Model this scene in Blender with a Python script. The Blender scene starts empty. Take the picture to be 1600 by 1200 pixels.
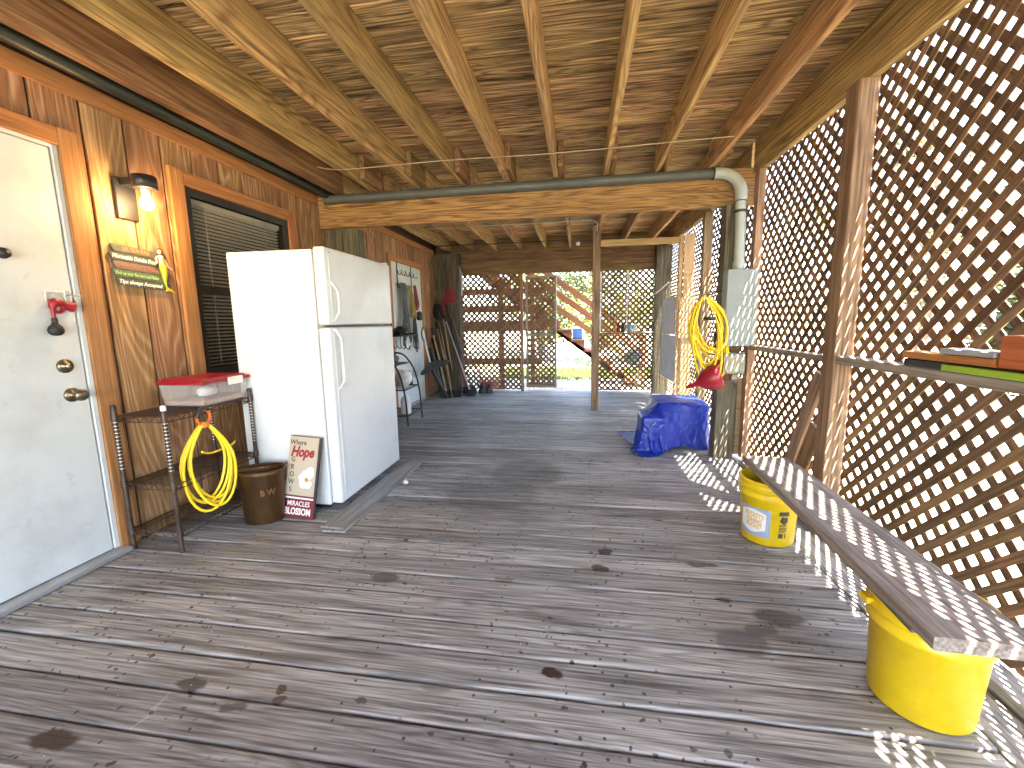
import bpy, bmesh, math, random
from mathutils import Vector, Matrix, noise
random.seed(7)
R = math.radians
S = bpy.context.scene
COL = S.collection

# ---------------------------------------------------------------- camera, sky, sun, exposure
CAMH = 1.18
cam_d = bpy.data.cameras.new('camera'); cam = bpy.data.objects.new('camera', cam_d); COL.objects.link(cam)
_f = 665.0
vy = Vector((106, 99, _f)).normalized()
dn = Vector((71, -4657, _f)); dn = (dn - dn.dot(vy) * vy).normalized(); up = -dn
rt = up.cross(vy)
if rt.x < 0: rt = -rt
cam.matrix_world = Matrix(((rt.x, rt.y, -rt.z, 0), (vy.x, vy.y, -vy.z, 0), (up.x, up.y, -up.z, CAMH), (0, 0, 0, 1)))
cam_d.sensor_width = 36; cam_d.lens = _f / 1600 * 36
cam_d.clip_start = .02; cam_d.clip_end = 2000
S.camera = cam

SUN_DIR = Vector((-0.31, 0.36, -1.0)).normalized()
w = bpy.data.worlds.new('World'); S.world = w; w.use_nodes = True
nt = w.node_tree; bg = nt.nodes['Background']
sky = nt.nodes.new('ShaderNodeTexSky'); sky.sky_type = 'NISHITA'; sky.sun_disc = False
sky.sun_elevation = math.asin(-SUN_DIR.z); sky.sun_rotation = math.atan2(-SUN_DIR.x, -SUN_DIR.y)
sky.air_density = 1.0; sky.dust_density = 2.0; sky.ozone_density = 1.0
nt.links.new(sky.outputs[0], bg.inputs[0]); bg.inputs[1].default_value = 0.15
sd = bpy.data.lights.new('sun', 'SUN'); sd.energy = 5.0; sd.angle = R(0.53); sd.color = (1, .95, .86)
so = bpy.data.objects.new('sun', sd); COL.objects.link(so)
so.rotation_euler = SUN_DIR.to_track_quat('-Z', 'Y').to_euler(); so.location = (4, -4, 9)
S.view_settings.view_transform = 'Standard'; S.view_settings.look = 'None'
S.view_settings.exposure = 4.62; S.view_settings.gamma = 1
S.cycles.max_bounces = 8; S.cycles.diffuse_bounces = 5; S.cycles.transparent_max_bounces = 16

# ---------------------------------------------------------------- material helpers
def _n(nt, t, **k):
    n = nt.nodes.new(t)
    for a, b in k.items():
        if a.startswith('i_'): n.inputs[int(a[2:]) if a[2:].isdigit() else a[2:]].default_value = b
        else: setattr(n, a, b)
    return n
def _math(nt, op, a, b=None, clamp=False):
    n = nt.nodes.new('ShaderNodeMath'); n.operation = op; n.use_clamp = clamp
    for i, v in enumerate((a, b)):
        if v is None: continue
        if isinstance(v, (int, float)): n.inputs[i].default_value = v
        else: nt.links.new(v, n.inputs[i])
    return n.outputs[0]
def _mix(nt, fac, a, b, mode='MIX'):
    n = nt.nodes.new('ShaderNodeMix'); n.data_type = 'RGBA'; n.blend_type = mode
    for idx, v in ((0, fac), (6, a), (7, b)):
        if isinstance(v, (int, float)): n.inputs[idx].default_value = v
        elif isinstance(v, tuple): n.inputs[idx].default_value = (*v, 1)
        else: nt.links.new(v, n.inputs[idx])
    return n.outputs[2]
def _smooth(nt, v, lo, hi, a=0.0, b=1.0):
    n = nt.nodes.new('ShaderNodeMapRange'); n.interpolation_type = 'SMOOTHSTEP'
    nt.links.new(v, n.inputs[0])
    for i, x in enumerate((lo, hi, a, b)): n.inputs[i + 1].default_value = x
    return n.outputs[0]
def _base(name):
    m = bpy.data.materials.new(name); m.use_nodes = True
    nt = m.node_tree; return m, nt, nt.nodes['Principled BSDF']
def _coords(nt, rnd=True):
    tc = _n(nt, 'ShaderNodeTexCoord')
    if not rnd: return tc.outputs['Object'], None
    oi = _n(nt, 'ShaderNodeObjectInfo')
    c = _n(nt, 'ShaderNodeCombineXYZ')
    for i, k in enumerate((31.0, 57.0, 13.0)): nt.links.new(_math(nt, 'MULTIPLY', oi.outputs['Random'], k), c.inputs[i])
    a = _n(nt, 'ShaderNodeVectorMath', operation='ADD')
    nt.links.new(tc.outputs['Object'], a.inputs[0]); nt.links.new(c.outputs[0], a.inputs[1])
    return a.outputs[0], oi.outputs['Random']
def _map(nt, v, sc):
    mp = _n(nt, 'ShaderNodeMapping'); nt.links.new(v, mp.inputs[0]); mp.inputs[3].default_value = sc
    return mp.outputs[0]
def _noise(nt, v, scale=1, detail=2, rough=.5, dist=0):
    n = _n(nt, 'ShaderNodeTexNoise'); n.inputs['Scale'].default_value = scale; n.inputs['Detail'].default_value = detail
    n.inputs['Roughness'].default_value = rough; n.inputs['Distortion'].default_value = dist
    nt.links.new(v, n.inputs['Vector']); return n.outputs[0]
def _ax(axis, along, across): return tuple(along if i == axis else across for i in range(3))

def wood(name, c0, c1, c2, axis=0, rings=12, ring_amt=.5, ring_al=.5, ring_ac=5.0, fine=.5, blotch=.5, var=.35, knots=.6,
         rough=.75, bump=.25, dark=None, stains=None, spec=.3, patch=None, sharp=2.6):
    m, nt, b = _base(name); L = nt.links.new
    v, rnd = _coords(nt)
    A = _noise(nt, _map(nt, v, _ax(axis, ring_al, ring_ac)), 1, 1.2, .45, .25)
    ring = _math(nt, 'ADD', _math(nt, 'MULTIPLY', _math(nt, 'SINE', _math(nt, 'MULTIPLY', A, rings * 6.283)), .5), .5)
    ring = _math(nt, 'POWER', ring, sharp)
    B = _noise(nt, _map(nt, v, _ax(axis, 3.0, 95)), 1, 3, .6)
    Cn = _noise(nt, _map(nt, v, _ax(axis, .9, 3.5)), 1, 3, .55)
    D = _noise(nt, _map(nt, v, _ax(axis, 1.6, 30)), 1, 3, .6)
    col = _mix(nt, _math(nt, 'MULTIPLY', ring, ring_amt), c0, c1)
    col = _mix(nt, _smooth(nt, Cn, .38, .68, 0, blotch), col, c2)
    fs = _smooth(nt, B, .3, .7, 1 - fine * .55, 1 + fine * .35)
    ds = _smooth(nt, D, .52, .72, 1, 1 - fine * .6)
    val = _math(nt, 'MULTIPLY', fs, ds)
    pv = _math(nt, 'ADD', _math(nt, 'MULTIPLY', rnd, var), 1 - var * .55)
    val = _math(nt, 'MULTIPLY', val, pv)
    hsv = _n(nt, 'ShaderNodeHueSaturation'); L(col, hsv.inputs['Color']); L(val, hsv.inputs['Value']); col = hsv.outputs[0]
    rr = _math(nt, 'FRACT', _math(nt, 'MULTIPLY', rnd, 7.31))
    L(_math(nt, 'ADD', _math(nt, 'MULTIPLY', rr, .025), .4875), hsv.inputs['Hue'])
    if knots:
        vo = _n(nt, 'ShaderNodeTexVoronoi'); vo.inputs['Scale'].default_value = 1
        L(_map(nt, v, _ax(axis, 1.5, 4.5)), vo.inputs['Vector'])
        sp = _n(nt, 'ShaderNodeSeparateColor'); L(vo.outputs['Color'], sp.inputs[0])
        k = _math(nt, 'MULTIPLY', _smooth(nt, vo.outputs['Distance'], .06, .11, 1, 0), _math(nt, 'GREATER_THAN', sp.outputs[0], .55))
        col = _mix(nt, _math(nt, 'MULTIPLY', k, knots), col, dark or tuple(x * .25 for x in c0))
    rgh = rough
    if patch:
        tc = _n(nt, 'ShaderNodeNewGeometry')
        P = _noise(nt, tc.outputs['Position'], patch[0], 4, .6)
        col = _mix(nt, _smooth(nt, P, patch[1], patch[1] + .12, 0, patch[3]), col, patch[2])
    if stains:
        g = _n(nt, 'ShaderNodeNewGeometry')
        wn = _n(nt, 'ShaderNodeTexNoise'); wn.inputs['Scale'].default_value = 14; wn.inputs['Detail'].default_value = 3
        L(g.outputs['Position'], wn.inputs['Vector'])
        wob = _n(nt, 'ShaderNodeVectorMath', operation='MULTIPLY_ADD'); L(wn.outputs['Color'], wob.inputs[0])
        wob.inputs[1].default_value = (.06, .06, 0); L(g.outputs['Position'], wob.inputs[2])
        for (sx, sy, rx, ry, scol, amt) in stains:
            s = _n(nt, 'ShaderNodeVectorMath', operation='SUBTRACT'); L(wob.outputs[0], s.inputs[0]); s.inputs[1].default_value = (sx + .03, sy + .03, 0)
            q = _n(nt, 'ShaderNodeVectorMath', operation='MULTIPLY'); L(s.outputs[0], q.inputs[0]); q.inputs[1].default_value = (1 / rx, 1 / ry, 0)
            ln = _n(nt, 'ShaderNodeVectorMath', operation='LENGTH'); L(q.outputs[0], ln.inputs[0])
            col = _mix(nt, _smooth(nt, ln.outputs['Value'], .72, 1.08, amt, 0), col, scol)
        # scattered drip spots, grime and pale dust
        for sc_, thr, cell, scol, amt in ((15, .16, .45, (.025, .022, .02), .92), (31, .24, .62, (.03, .027, .025), .85), (30, .09, .93, (.75, .75, .72), .8)):
            vo = _n(nt, 'ShaderNodeTexVoronoi'); vo.inputs['Scale'].default_value = sc_; L(wob.outputs[0], vo.inputs['Vector'])
            sp = _n(nt, 'ShaderNodeSeparateColor'); L(vo.outputs['Color'], sp.inputs[0])
            mk = _math(nt, 'GREATER_THAN', sp.outputs[1], cell)
            reg = _smooth(nt, _noise(nt, g.outputs['Position'], 1.3, 2), .4, .52)
            k = _math(nt, 'MULTIPLY', _smooth(nt, vo.outputs['Distance'], thr * .7, thr, amt, 0), _math(nt, 'MULTIPLY', mk, reg))
            col = _mix(nt, k, col, scol)
        tcs = _n(nt, 'ShaderNodeTexCoord'); sx_ = _n(nt, 'ShaderNodeSeparateXYZ'); L(tcs.outputs['Object'], sx_.inputs[0])     # screw heads over the joists
        fx = _math(nt, 'MULTIPLY', _math(nt, 'SUBTRACT', _math(nt, 'FRACT', _math(nt, 'MULTIPLY', _math(nt, 'ADD', sx_.outputs[0], 8.0), 1 / .406)), .5), .406)
        fy = _math(nt, 'SUBTRACT', _math(nt, 'ABSOLUTE', sx_.outputs[1]), .043)
        ds_ = _math(nt, 'SQRT', _math(nt, 'ADD', _math(nt, 'MULTIPLY', fx, fx), _math(nt, 'MULTIPLY', fy, fy)))
        col = _mix(nt, _smooth(nt, ds_, .0042, .006, .9, 0), col, (.03, .026, .023))
        gr = _noise(nt, g.outputs['Position'], 1.1, 4, .6)
        col = _mix(nt, _smooth(nt, gr, .5, .75, 0, .28), col, (.06, .055, .05))
        rgh = _smooth(nt, gr, .35, .7, rough - .1, rough + .1)
    L(col, b.inputs['Base Color'])
    if isinstance(rgh, float): b.inputs['Roughness'].default_value = rgh
    else: L(rgh, b.inputs['Roughness'])
    b.inputs['Specular IOR Level'].default_value = spec
    h = _math(nt, 'ADD', _math(nt, 'MULTIPLY', B, .6), _math(nt, 'ADD', _math(nt, 'MULTIPLY', ring, -.25 * ring_amt), _math(nt, 'MULTIPLY', D, -.5)))
    bp = _n(nt, 'ShaderNodeBump'); bp.inputs['Strength'].default_value = bump; bp.inputs['Distance'].default_value = .006
    L(h, bp.inputs['Height']); L(bp.outputs[0], b.inputs['Normal'])
    return m

def paint(name, col, rough=.5, metal=0., dirt=.25, dcol=None, dscale=6, bump=.03, bscale=60, spec=.5, streak=False, var=0., trans=0.):
    m, nt, b = _base(name); L = nt.links.new
    v, rnd = _coords(nt)
    n1 = _noise(nt, _map(nt, v, (1, 1, .25) if streak else (1, 1, 1)), dscale, 5, .62)
    n2 = _noise(nt, v, dscale * 7, 3, .6)
    d = dcol or tuple(x * .45 for x in col)
    c = _mix(nt, _smooth(nt, n1, .42, .75, 0, dirt), col, d)
    c = _mix(nt, _smooth(nt, n2, .6, .74, 0, dirt * .7), c, d)
    if var:
        hsv = _n(nt, 'ShaderNodeHueSaturation'); L(c, hsv.inputs['Color']); L(_math(nt, 'ADD', _math(nt, 'MULTIPLY', rnd, var), 1 - var / 2), hsv.inputs['Value']); c = hsv.outputs[0]
    L(c, b.inputs['Base Color'])
    L(_smooth(nt, n1, .3, .7, max(.02, rough - .07), min(1, rough + .12)), b.inputs['Roughness'])
    b.inputs['Metallic'].default_value = metal; b.inputs['Specular IOR Level'].default_value = spec
    if trans: b.inputs['Transmission Weight'].default_value = trans
    if bump:
        bp = _n(nt, 'ShaderNodeBump'); bp.inputs['Strength'].default_value = bump; bp.inputs['Distance'].default_value = .01
        L(_noise(nt, v, bscale, 3), bp.inputs['Height']); L(bp.outputs[0], b.inputs['Normal'])
    return m
def emit(name, col, s):
    m, nt, b = _base(name); b.inputs['Emission Color'].default_value = (*col, 1); b.inputs['Emission Strength'].default_value = s
    b.inputs['Base Color'].default_value = (*col, 1); return m
def leafmat(name, c, c2):
    m, nt, b = _base(name); L = nt.links.new
    g = _n(nt, 'ShaderNodeNewGeometry')
    ri = _n(nt, 'ShaderNodeMapping'); 
    n = _noise(nt, g.outputs['Position'], 1.4, 2)
    col = _mix(nt, g.outputs['Random Per Island'], c, c2)
    col = _mix(nt, _smooth(nt, n, .4, .65, 0, .4), col, tuple(x * .5 for x in c))
    L(col, b.inputs['Base Color']); b.inputs['Roughness'].default_value = .5
    t = _n(nt, 'ShaderNodeBsdfTranslucent'); L(col, t.inputs[0])
    mx = _n(nt, 'ShaderNodeMixShader'); mx.inputs[0].default_value = .4
    L(b.outputs[0], mx.inputs[1]); L(t.outputs[0], mx.inputs[2]); L(mx.outputs[0], nt.nodes['Material Output'].inputs[0])
    return m

# ---------------------------------------------------------------- geometry helpers
class G:
    def __init__(s): s.v = []; s.f = []; s.sm = []
    def add(s, vs, fs, smooth=False):
        o = len(s.v); s.v += [tuple(p) for p in vs]; s.f += [tuple(i + o for i in f) for f in fs]; s.sm += [smooth] * len(fs); return s
    def box(s, x0, x1, y0, y1, z0, z1):
        return s.add([(x0, y0, z0), (x1, y0, z0), (x1, y1, z0), (x0, y1, z0), (x0, y0, z1), (x1, y0, z1), (x1, y1, z1), (x0, y1, z1)],
                     [(0, 3, 2, 1), (4, 5, 6, 7), (0, 1, 5, 4), (1, 2, 6, 5), (2, 3, 7, 6), (3, 0, 4, 7)])
    def cbox(s, x0, x1, y0, y1, z0, z1, c=.004, seg=1, smooth=False):
        bm = bmesh.new(); bmesh.ops.create_cube(bm, size=1)
        for q in bm.verts: q.co = Vector(((x0 + x1) / 2 + q.co.x * (x1 - x0), (y0 + y1) / 2 + q.co.y * (y1 - y0), (z0 + z1) / 2 + q.co.z * (z1 - z0)))
        bmesh.ops.bevel(bm, geom=list(bm.edges), offset=c, segments=seg, profile=.5, affect='EDGES')
        bm.verts.index_update()
        s.add([q.co[:] for q in bm.verts], [[q.index for q in f.verts] for f in bm.faces], smooth); bm.free(); return s
    def prism(s, prof, axis, a0, a1, smooth=False, M=None):
        n = len(prof); mk = {0: lambda p, a: (a, p[0], p[1]), 1: lambda p, a: (p[0], a, p[1]), 2: lambda p, a: (p[0], p[1], a)}[axis]
        vs = [mk(p, a0) for p in prof] + [mk(p, a1) for p in prof]
        if M: vs = [M @ Vector(q) for q in vs]
        fs = [(i, (i + 1) % n, n + (i + 1) % n, n + i) for i in range(n)]
        s.add(vs, fs, smooth); s.add(vs[:n], [tuple(range(n))[::-1]]); s.add(vs[n:], [tuple(range(n))]); return s
    def tube(s, path, r, n=8, closed=False, smooth=True, cap=True):
        P = [Vector(p) for p in path]; k = len(P)
        rr = r if hasattr(r, '__len__') else [r] * k
        T = []
        for i in range(k):
            a = P[(i - 1) % k] if (closed or i) else P[0]; b = P[(i + 1) % k] if (closed or i < k - 1) else P[-1]
            t = (b - a); T.append(t.normalized() if t.length > 1e-9 else Vector((0, 0, 1)))
        u = T[0].orthogonal().normalized(); vs = []
        for i in range(k):
            u = (u - u.dot(T[i]) * T[i])
            u = u.normalized() if u.length > 1e-6 else T[i].orthogonal().normalized()
            w_ = T[i].cross(u)
            vs += [P[i] + (u * math.cos(6.2832 * j / n) + w_ * math.sin(6.2832 * j / n)) * rr[i] for j in range(n)]
        fs = []
        for i in range(k if closed else k - 1):
            a = i * n; b = ((i + 1) % k) * n
            fs += [(a + j, a + (j + 1) % n, b + (j + 1) % n, b + j) for j in range(n)]
        s.add(vs, fs, smooth)
        if cap and not closed: s.add(vs[:n], [tuple(range(n))[::-1]]); s.add(vs[-n:], [tuple(range(n))])
        return s
    def lathe(s, prof, n=24, c=(0, 0, 0), sx=1, sy=1, smooth=True, M=None):
        vs = []; k = len(prof)
        for r_, z in prof:
            for j in range(n):
                a = 6.283185 * j / n; p = Vector((r_ * math.cos(a) * sx, r_ * math.sin(a) * sy, z)); p = (M @ p) if M else p
                vs.append(p + Vector(c))
        fs = [(i * n + j, i * n + (j + 1) % n, (i + 1) * n + (j + 1) % n, (i + 1) * n + j) for i in range(k - 1) for j in range(n)]
        s.add(vs, fs, smooth)
        if prof[0][0] > 1e-4: s.add(vs[:n], [tuple(range(n))[::-1]])
        if prof[-1][0] > 1e-4: s.add(vs[-n:], [tuple(range(n))])
        return s
    def xf(s, M): s.v = [tuple(M @ Vector(p)) for p in s.v]; return s
    def mesh(s, name):
        me = bpy.data.meshes.new(name); me.from_pydata(s.v, [], s.f); me.polygons.foreach_set('use_smooth', s.sm); me.update(); return me

def put(name, g, m, parent=None, center=True):
    """link geometry given in world (or, under a rotated thing, local) coordinates as one mesh object with its origin at its middle"""
    off = Vector((0, 0, 0))
    if isinstance(g, G):
        if center:
            lo = [min(p[i] for p in g.v) for i in range(3)]; hi = [max(p[i] for p in g.v) for i in range(3)]
            off = Vector([(a + b) / 2 for a, b in zip(lo, hi)])
            g.v = [(p[0] - off.x, p[1] - off.y, p[2] - off.z) for p in g.v]
        me = g.mesh(name)
    else: me = g
    o = bpy.data.objects.new(name, me); COL.objects.link(o)
    if m: 
        if not me.materials: me.materials.append(m)
    o.location = off
    if parent:
        o.parent = parent
        if parent.get('_abs'): o.location = off - Vector(parent['_abs'])
    return o
def thing(name, label, cat, loc=(0, 0, 0), group=None, rotz=0, absolute=True):
    """an Empty at the thing's base; with absolute=True its parts are given in world coordinates"""
    o = bpy.data.objects.new(name, None); COL.objects.link(o); o.location = loc; o.rotation_euler = (0, 0, rotz); o.empty_display_size = .1
    o['label'] = label; o['category'] = cat
    if group: o['group'] = group
    if absolute: o['_abs'] = tuple(loc)
    return o
def tag(o, label, cat, group=None):
    o['label'] = label; o['category'] = cat
    if group: o['group'] = group
    return o
def sub(name, g, m, part):
    """a sub-part: world coordinates under a part of an absolute thing"""
    o = put(name, g, m)
    base = Vector(part.location)
    if part.parent is not None and part.parent.get('_abs'): base = base + Vector(part.parent['_abs'])
    o.parent = part; o.location = o.location - base
    return o
def struct(o, kind='structure'): o['kind'] = kind; return o
def rprof(w_, t, r=.006, seg=3, cup=0.):
    """cross-section with rounded corners"""
    pts = []
    for cx, cy, a0 in ((w_ / 2 - r, t / 2 - r, 0), (-w_ / 2 + r, t / 2 - r, 90), (-w_ / 2 + r, -t / 2 + r, 180), (w_ / 2 - r, -t / 2 + r, 270)):
        for i in range(seg + 1):
            a = R(a0 + 90 * i / seg); x = cx + r * math.cos(a); y = cy + r * math.sin(a)
            pts.append((x, y + cup * ((2 * x / w_) ** 2)))
    return pts
def beam(x0, x1, y0, y1, z0, z1, r=.005, seg=2):
    d = (x1 - x0, y1 - y0, z1 - z0); ax = d.index(max(d)); g = G()
    c = ((x0 + x1) / 2, (y0 + y1) / 2, (z0 + z1) / 2); o = [i for i in range(3) if i != ax]
    pr = [(p[0] + c[o[0]], p[1] + c[o[1]]) for p in rprof(d[o[0]], d[o[1]], min(r, d[o[0]] * .4, d[o[1]] * .4), seg)]
    if ax == 1: pr = pr[::-1]
    return g.prism(pr, ax, (x0, y0, z0)[ax], (x1, y1, z1)[ax])
def stick(p, q, w_, t, upv=(0, 0, 1), r=.004):
    """rectangular bar from p to q; w_ across, t along upv"""
    p, q = Vector(p), Vector(q); d = (q - p); L_ = d.length; x = d.normalized(); z = Vector(upv); z = (z - z.dot(x) * x).normalized(); y = z.cross(x)
    M = Matrix(((x.x, y.x, z.x, p.x), (x.y, y.y, z.y, p.y), (x.z, y.z, z.z, p.z), (0, 0, 0, 1)))
    return G().prism(rprof(w_, t, min(r, w_ * .4, t * .4), 1), 0, 0, L_, M=M)
def bar(name, p, q, w_, t, m, parent=None, upv=(0, 0, 1), r=.004):
    """like stick, but the object keeps its own axes along the bar so the grain follows it"""
    p, q = Vector(p), Vector(q); d = (q - p); L_ = d.length; x = d.normalized(); z = Vector(upv); z = (z - z.dot(x) * x).normalized(); y = z.cross(x)
    c = (p + q) / 2
    o = put(name, G().prism(rprof(w_, t, min(r, w_ * .4, t * .4), 1), 0, -L_ / 2, L_ / 2), m, None, center=False)
    if parent:
        o.parent = parent; c = c - Vector(parent['_abs'])
    o.matrix_basis = Matrix(((x.x, y.x, z.x, c.x), (x.y, y.y, z.y, c.y), (x.z, y.z, z.z, c.z), (0, 0, 0, 1)))
    return o
def arc(c, r, a0, a1, n, plane='xz'):
    out = []
    for i in range(n + 1):
        a = R(a0 + (a1 - a0) * i / n); u, v = r * math.cos(a), r * math.sin(a)
        out.append({'xz': (c[0] + u, c[1], c[2] + v), 'yz': (c[0], c[1] + u, c[2] + v), 'xy': (c[0] + u, c[1] + v, c[2])}[plane])
    return out
def spline(pts, n=8, closed=False):
    P = [Vector(p) for p in pts]; k = len(P); out = []
    for i in range(k if closed else k - 1):
        g = (lambda j: P[j % k]) if closed else (lambda j: P[max(0, min(k - 1, j))])
        a, b, c, d = g(i - 1), g(i), g(i + 1), g(i + 2)
        for j in range(n):
            t = j / n
            out.append(.5 * ((2 * b) + (c - a) * t + (2 * a - 5 * b + 4 * c - d) * t * t + (3 * b - a - 3 * c + d) * t ** 3))
    if not closed: out.append(P[-1])
    return out
def text_mesh(s, size, M, extrude=.0006, shear=0., bold=0., xs=1., align='CENTER'):
    cu = bpy.data.curves.new('lettering', 'FONT'); cu.body = s; cu.size = size; cu.extrude = extrude; cu.shear = shear; cu.offset = bold
    cu.align_x = align; cu.align_y = 'CENTER'; cu.resolution_u = 3
    o = bpy.data.objects.new('lettering', cu); COL.objects.link(o)
    dg = bpy.context.evaluated_depsgraph_get(); dg.update()
    me = bpy.data.meshes.new_from_object(o.evaluated_get(dg)); bpy.data.objects.remove(o)
    g = G(); g.add([M @ Vector((v.co.x * xs, v.co.y, v.co.z)) for v in me.vertices], [tuple(p.vertices) for p in me.polygons]); return g
def frame(o, x, y):
    """matrix with local x, y axes given, origin o"""
    x = Vector(x).normalized(); y = Vector(y); y = (y - y.dot(x) * x).normalized(); z = x.cross(y); o = Vector(o)
    return Matrix(((x.x, y.x, z.x, o.x), (x.y, y.y, z.y, o.y), (x.z, y.z, z.z, o.z), (0, 0, 0, 1)))

def clip_strip(poly, s0, s1, z0, z1):
    for ax, lim, sg in ((0, s0, 1), (0, s1, -1), (1, z0, 1), (1, z1, -1)):
        out = []
        for i in range(len(poly)):
            a, b = poly[i], poly[(i + 1) % len(poly)]; da, db = sg * (a[ax] - lim), sg * (b[ax] - lim)
            if da >= 0: out.append(a)
            if (da >= 0) != (db >= 0):
                t = da / (da - db); out.append((a[0] + (b[0] - a[0]) * t, a[1] + (b[1] - a[1]) * t))
        poly = out
        if len(poly) < 3: return None
    return poly
def lattice(par, plane, const, s0, s1, z0, z1, mt, inner=-1, toward=-1, w_=.0338, pitch=.0665, th=.005, phase=0., name='slat'):
    """two layers of diagonal slats, each slat an object; toward: side of the room (sign along the plane's axis)"""
    base = Vector(par['_abs']) if par.get('_abs') else Vector((0, 0, 0))
    for d in (1, -1):
        u = (.70710678, .70710678 * d); n = (-.70710678 * d, .70710678)
        offs = [a * n[0] + b * n[1] for a in (s0, s1) for b in (z0, z1)]
        k = math.floor(min(offs) / pitch)
        while k * pitch < max(offs) + pitch:
            c = k * pitch + phase * pitch + random.uniform(-.002, .002); k += 1; ww = w_ * random.uniform(.96, 1.03)
            poly = [(c * n[0] + e * 12 * u[0] + h * ww / 2 * n[0], c * n[1] + e * 12 * u[1] + h * ww / 2 * n[1]) for e, h in ((-1, -1), (1, -1), (1, 1), (-1, 1))]
            poly = clip_strip(poly, s0, s1, z0, z1)
            if not poly: continue
            ms = sum(p[0] for p in poly) / len(poly); mz = sum(p[1] for p in poly) / len(poly)
            if max(p[0] for p in poly) - min(p[0] for p in poly) < .012: continue
            loc2 = [((p[0] - ms) * u[0] + (p[1] - mz) * u[1], (p[0] - ms) * n[0] + (p[1] - mz) * n[1]) for p in poly]
            off = (th * .52 if d != inner else -th * .52) * -toward
            if plane == 'X': X_, Y_, pos = Vector((0, u[0], u[1])), Vector((0, n[0], n[1])), Vector((const + off, ms, mz))
            else: X_, Y_, pos = Vector((u[0], 0, u[1])), Vector((n[0], 0, n[1])), Vector((ms, const + off, mz))
            Z_ = X_.cross(Y_); pos -= base
            g = G().prism(loc2, 2, -th / 2, th / 2)
            o = put(name, g, mt, None, center=False); o.parent = par
            o.matrix_basis = Matrix(((X_.x, Y_.x, Z_.x, pos.x), (X_.y, Y_.y, Z_.y, pos.y), (X_.z, Y_.z, Z_.z, pos.z), (0, 0, 0, 1)))

# ---------------------------------------------------------------- materials
BLK = (.03, .027, .024)
D1, D2c, D3 = (.04, .018, .011), (.055, .047, .043), (.03, .015, .01)
STAINS = [(-1.5, .85, .085, .036, D1, .95), (-.9, 1.73, .07, .045, (.06, .05, .045), .8), (-.09, 1.29, .042, .024, D3, .97), (.136, 2.09, .045, .035, D3, .93),
          (.106, 1.94, .045, .03, (.035, .02, .016), .9), (.6, 2.03, .085, .024, D2c, .85), (.79, 1.69, .1, .045, (.06, .055, .055), .8), (.6, 1.52, .1, .075, (.07, .065, .065), .7),
          (.69, 1.6, .06, .04, (.065, .06, .06), .7), (-1.276, 1.08, .06, .026, (.045, .04, .037), .88), (-1.065, 1.02, .045, .022, D2c, .8), (-.96, 1.1, .022, .022, D1, .85),
          (-.94, 1.06, .026, .018, D1, .8), (.62, 1.77, .045, .018, (.035, .032, .03), .85), (.464, 2.49, .035, .018, (.03, .026, .024), .9), (-.337, 1.79, .05, .014, (.1, .07, .045), .7),
          (-.68, 1.1, .02, .016, D2c, .8), (-1.31, .97, .008, .075, (.5, .48, .45), .3),
          (-.4, 3.2, .3, .35, (.07, .062, .055), .55), (-.6, 2.75, .35, .3, (.075, .07, .065), .5), (.2, 2.9, .5, .12, (.085, .08, .075), .4)]
M_deck = wood('weathered grey deck wood', (.34, .328, .308), (.135, .126, .116), (.24, .224, .202), 0, rings=24, ring_amt=.5, ring_al=.5, ring_ac=7.5, fine=1.0, blotch=.55, var=.45, knots=.5, rough=.54, bump=.5, stains=STAINS, spec=.38)
M_ceil = wood('stained ceiling boards', (.62, .395, .18), (.1, .045, .016), (.42, .27, .12), 0, rings=18, ring_amt=.7, ring_al=.7, ring_ac=8, fine=1.35, blotch=.7, var=.65, knots=.75, rough=.75, bump=.35)
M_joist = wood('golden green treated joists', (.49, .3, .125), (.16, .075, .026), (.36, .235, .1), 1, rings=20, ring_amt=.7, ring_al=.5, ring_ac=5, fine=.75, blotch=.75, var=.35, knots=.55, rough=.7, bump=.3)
M_beamx = wood('amber beam wood', (.34, .19, .066), (.09, .034, .012), (.23, .115, .038), 0, rings=20, ring_amt=.7, ring_al=.5, ring_ac=8, fine=1.0, blotch=.55, var=.15, knots=.8, rough=.6, bump=.25)
M_side = wood('orange plywood siding', (.29, .148, .07), (.47, .295, .165), (.21, .105, .048), 2, rings=14, ring_amt=.9, ring_al=.75, ring_ac=5.5, fine=.5, blotch=.55, var=.2, knots=.25, rough=.7, bump=.2)
M_trimy = wood('reddish trim along wall', (.42, .19, .068), (.28, .11, .036), (.33, .145, .052), 1, rings=6, ring_amt=.5, fine=.5, blotch=.5, var=.15, knots=.6, rough=.65, bump=.2)
M_trimz = wood('reddish upright trim', (.42, .195, .072), (.28, .115, .04), (.32, .165, .075), 2, rings=6, ring_amt=.5, fine=.5, blotch=.5, var=.15, knots=.6, rough=.65, bump=.2)
M_slat = wood('brown lattice slats', (.2, .12, .066), (.125, .07, .036), (.25, .17, .11), 0, rings=8, ring_amt=.5, fine=.8, blotch=.6, var=.7, knots=.4, rough=.75, bump=.3)
M_post = wood('brown weathered posts', (.33, .215, .125), (.19, .105, .055), (.27, .185, .12), 2, rings=8, ring_amt=.6, fine=.8, blotch=.6, var=.3, knots=.7, rough=.75, bump=.35)
M_postg = wood('green grey old posts', (.15, .125, .085), (.075, .06, .04), (.11, .11, .07), 2, rings=8, ring_amt=.5, fine=.9, blotch=.7, var=.25, knots=.3, rough=.8, bump=.4)
M_tan = wood('fresh tan plywood', (.62, .43, .22), (.5, .31, .13), (.56, .4, .22), 2, rings=9, ring_amt=.5, fine=.35, blotch=.4, var=.15, knots=.2, rough=.7, bump=.12)
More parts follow.
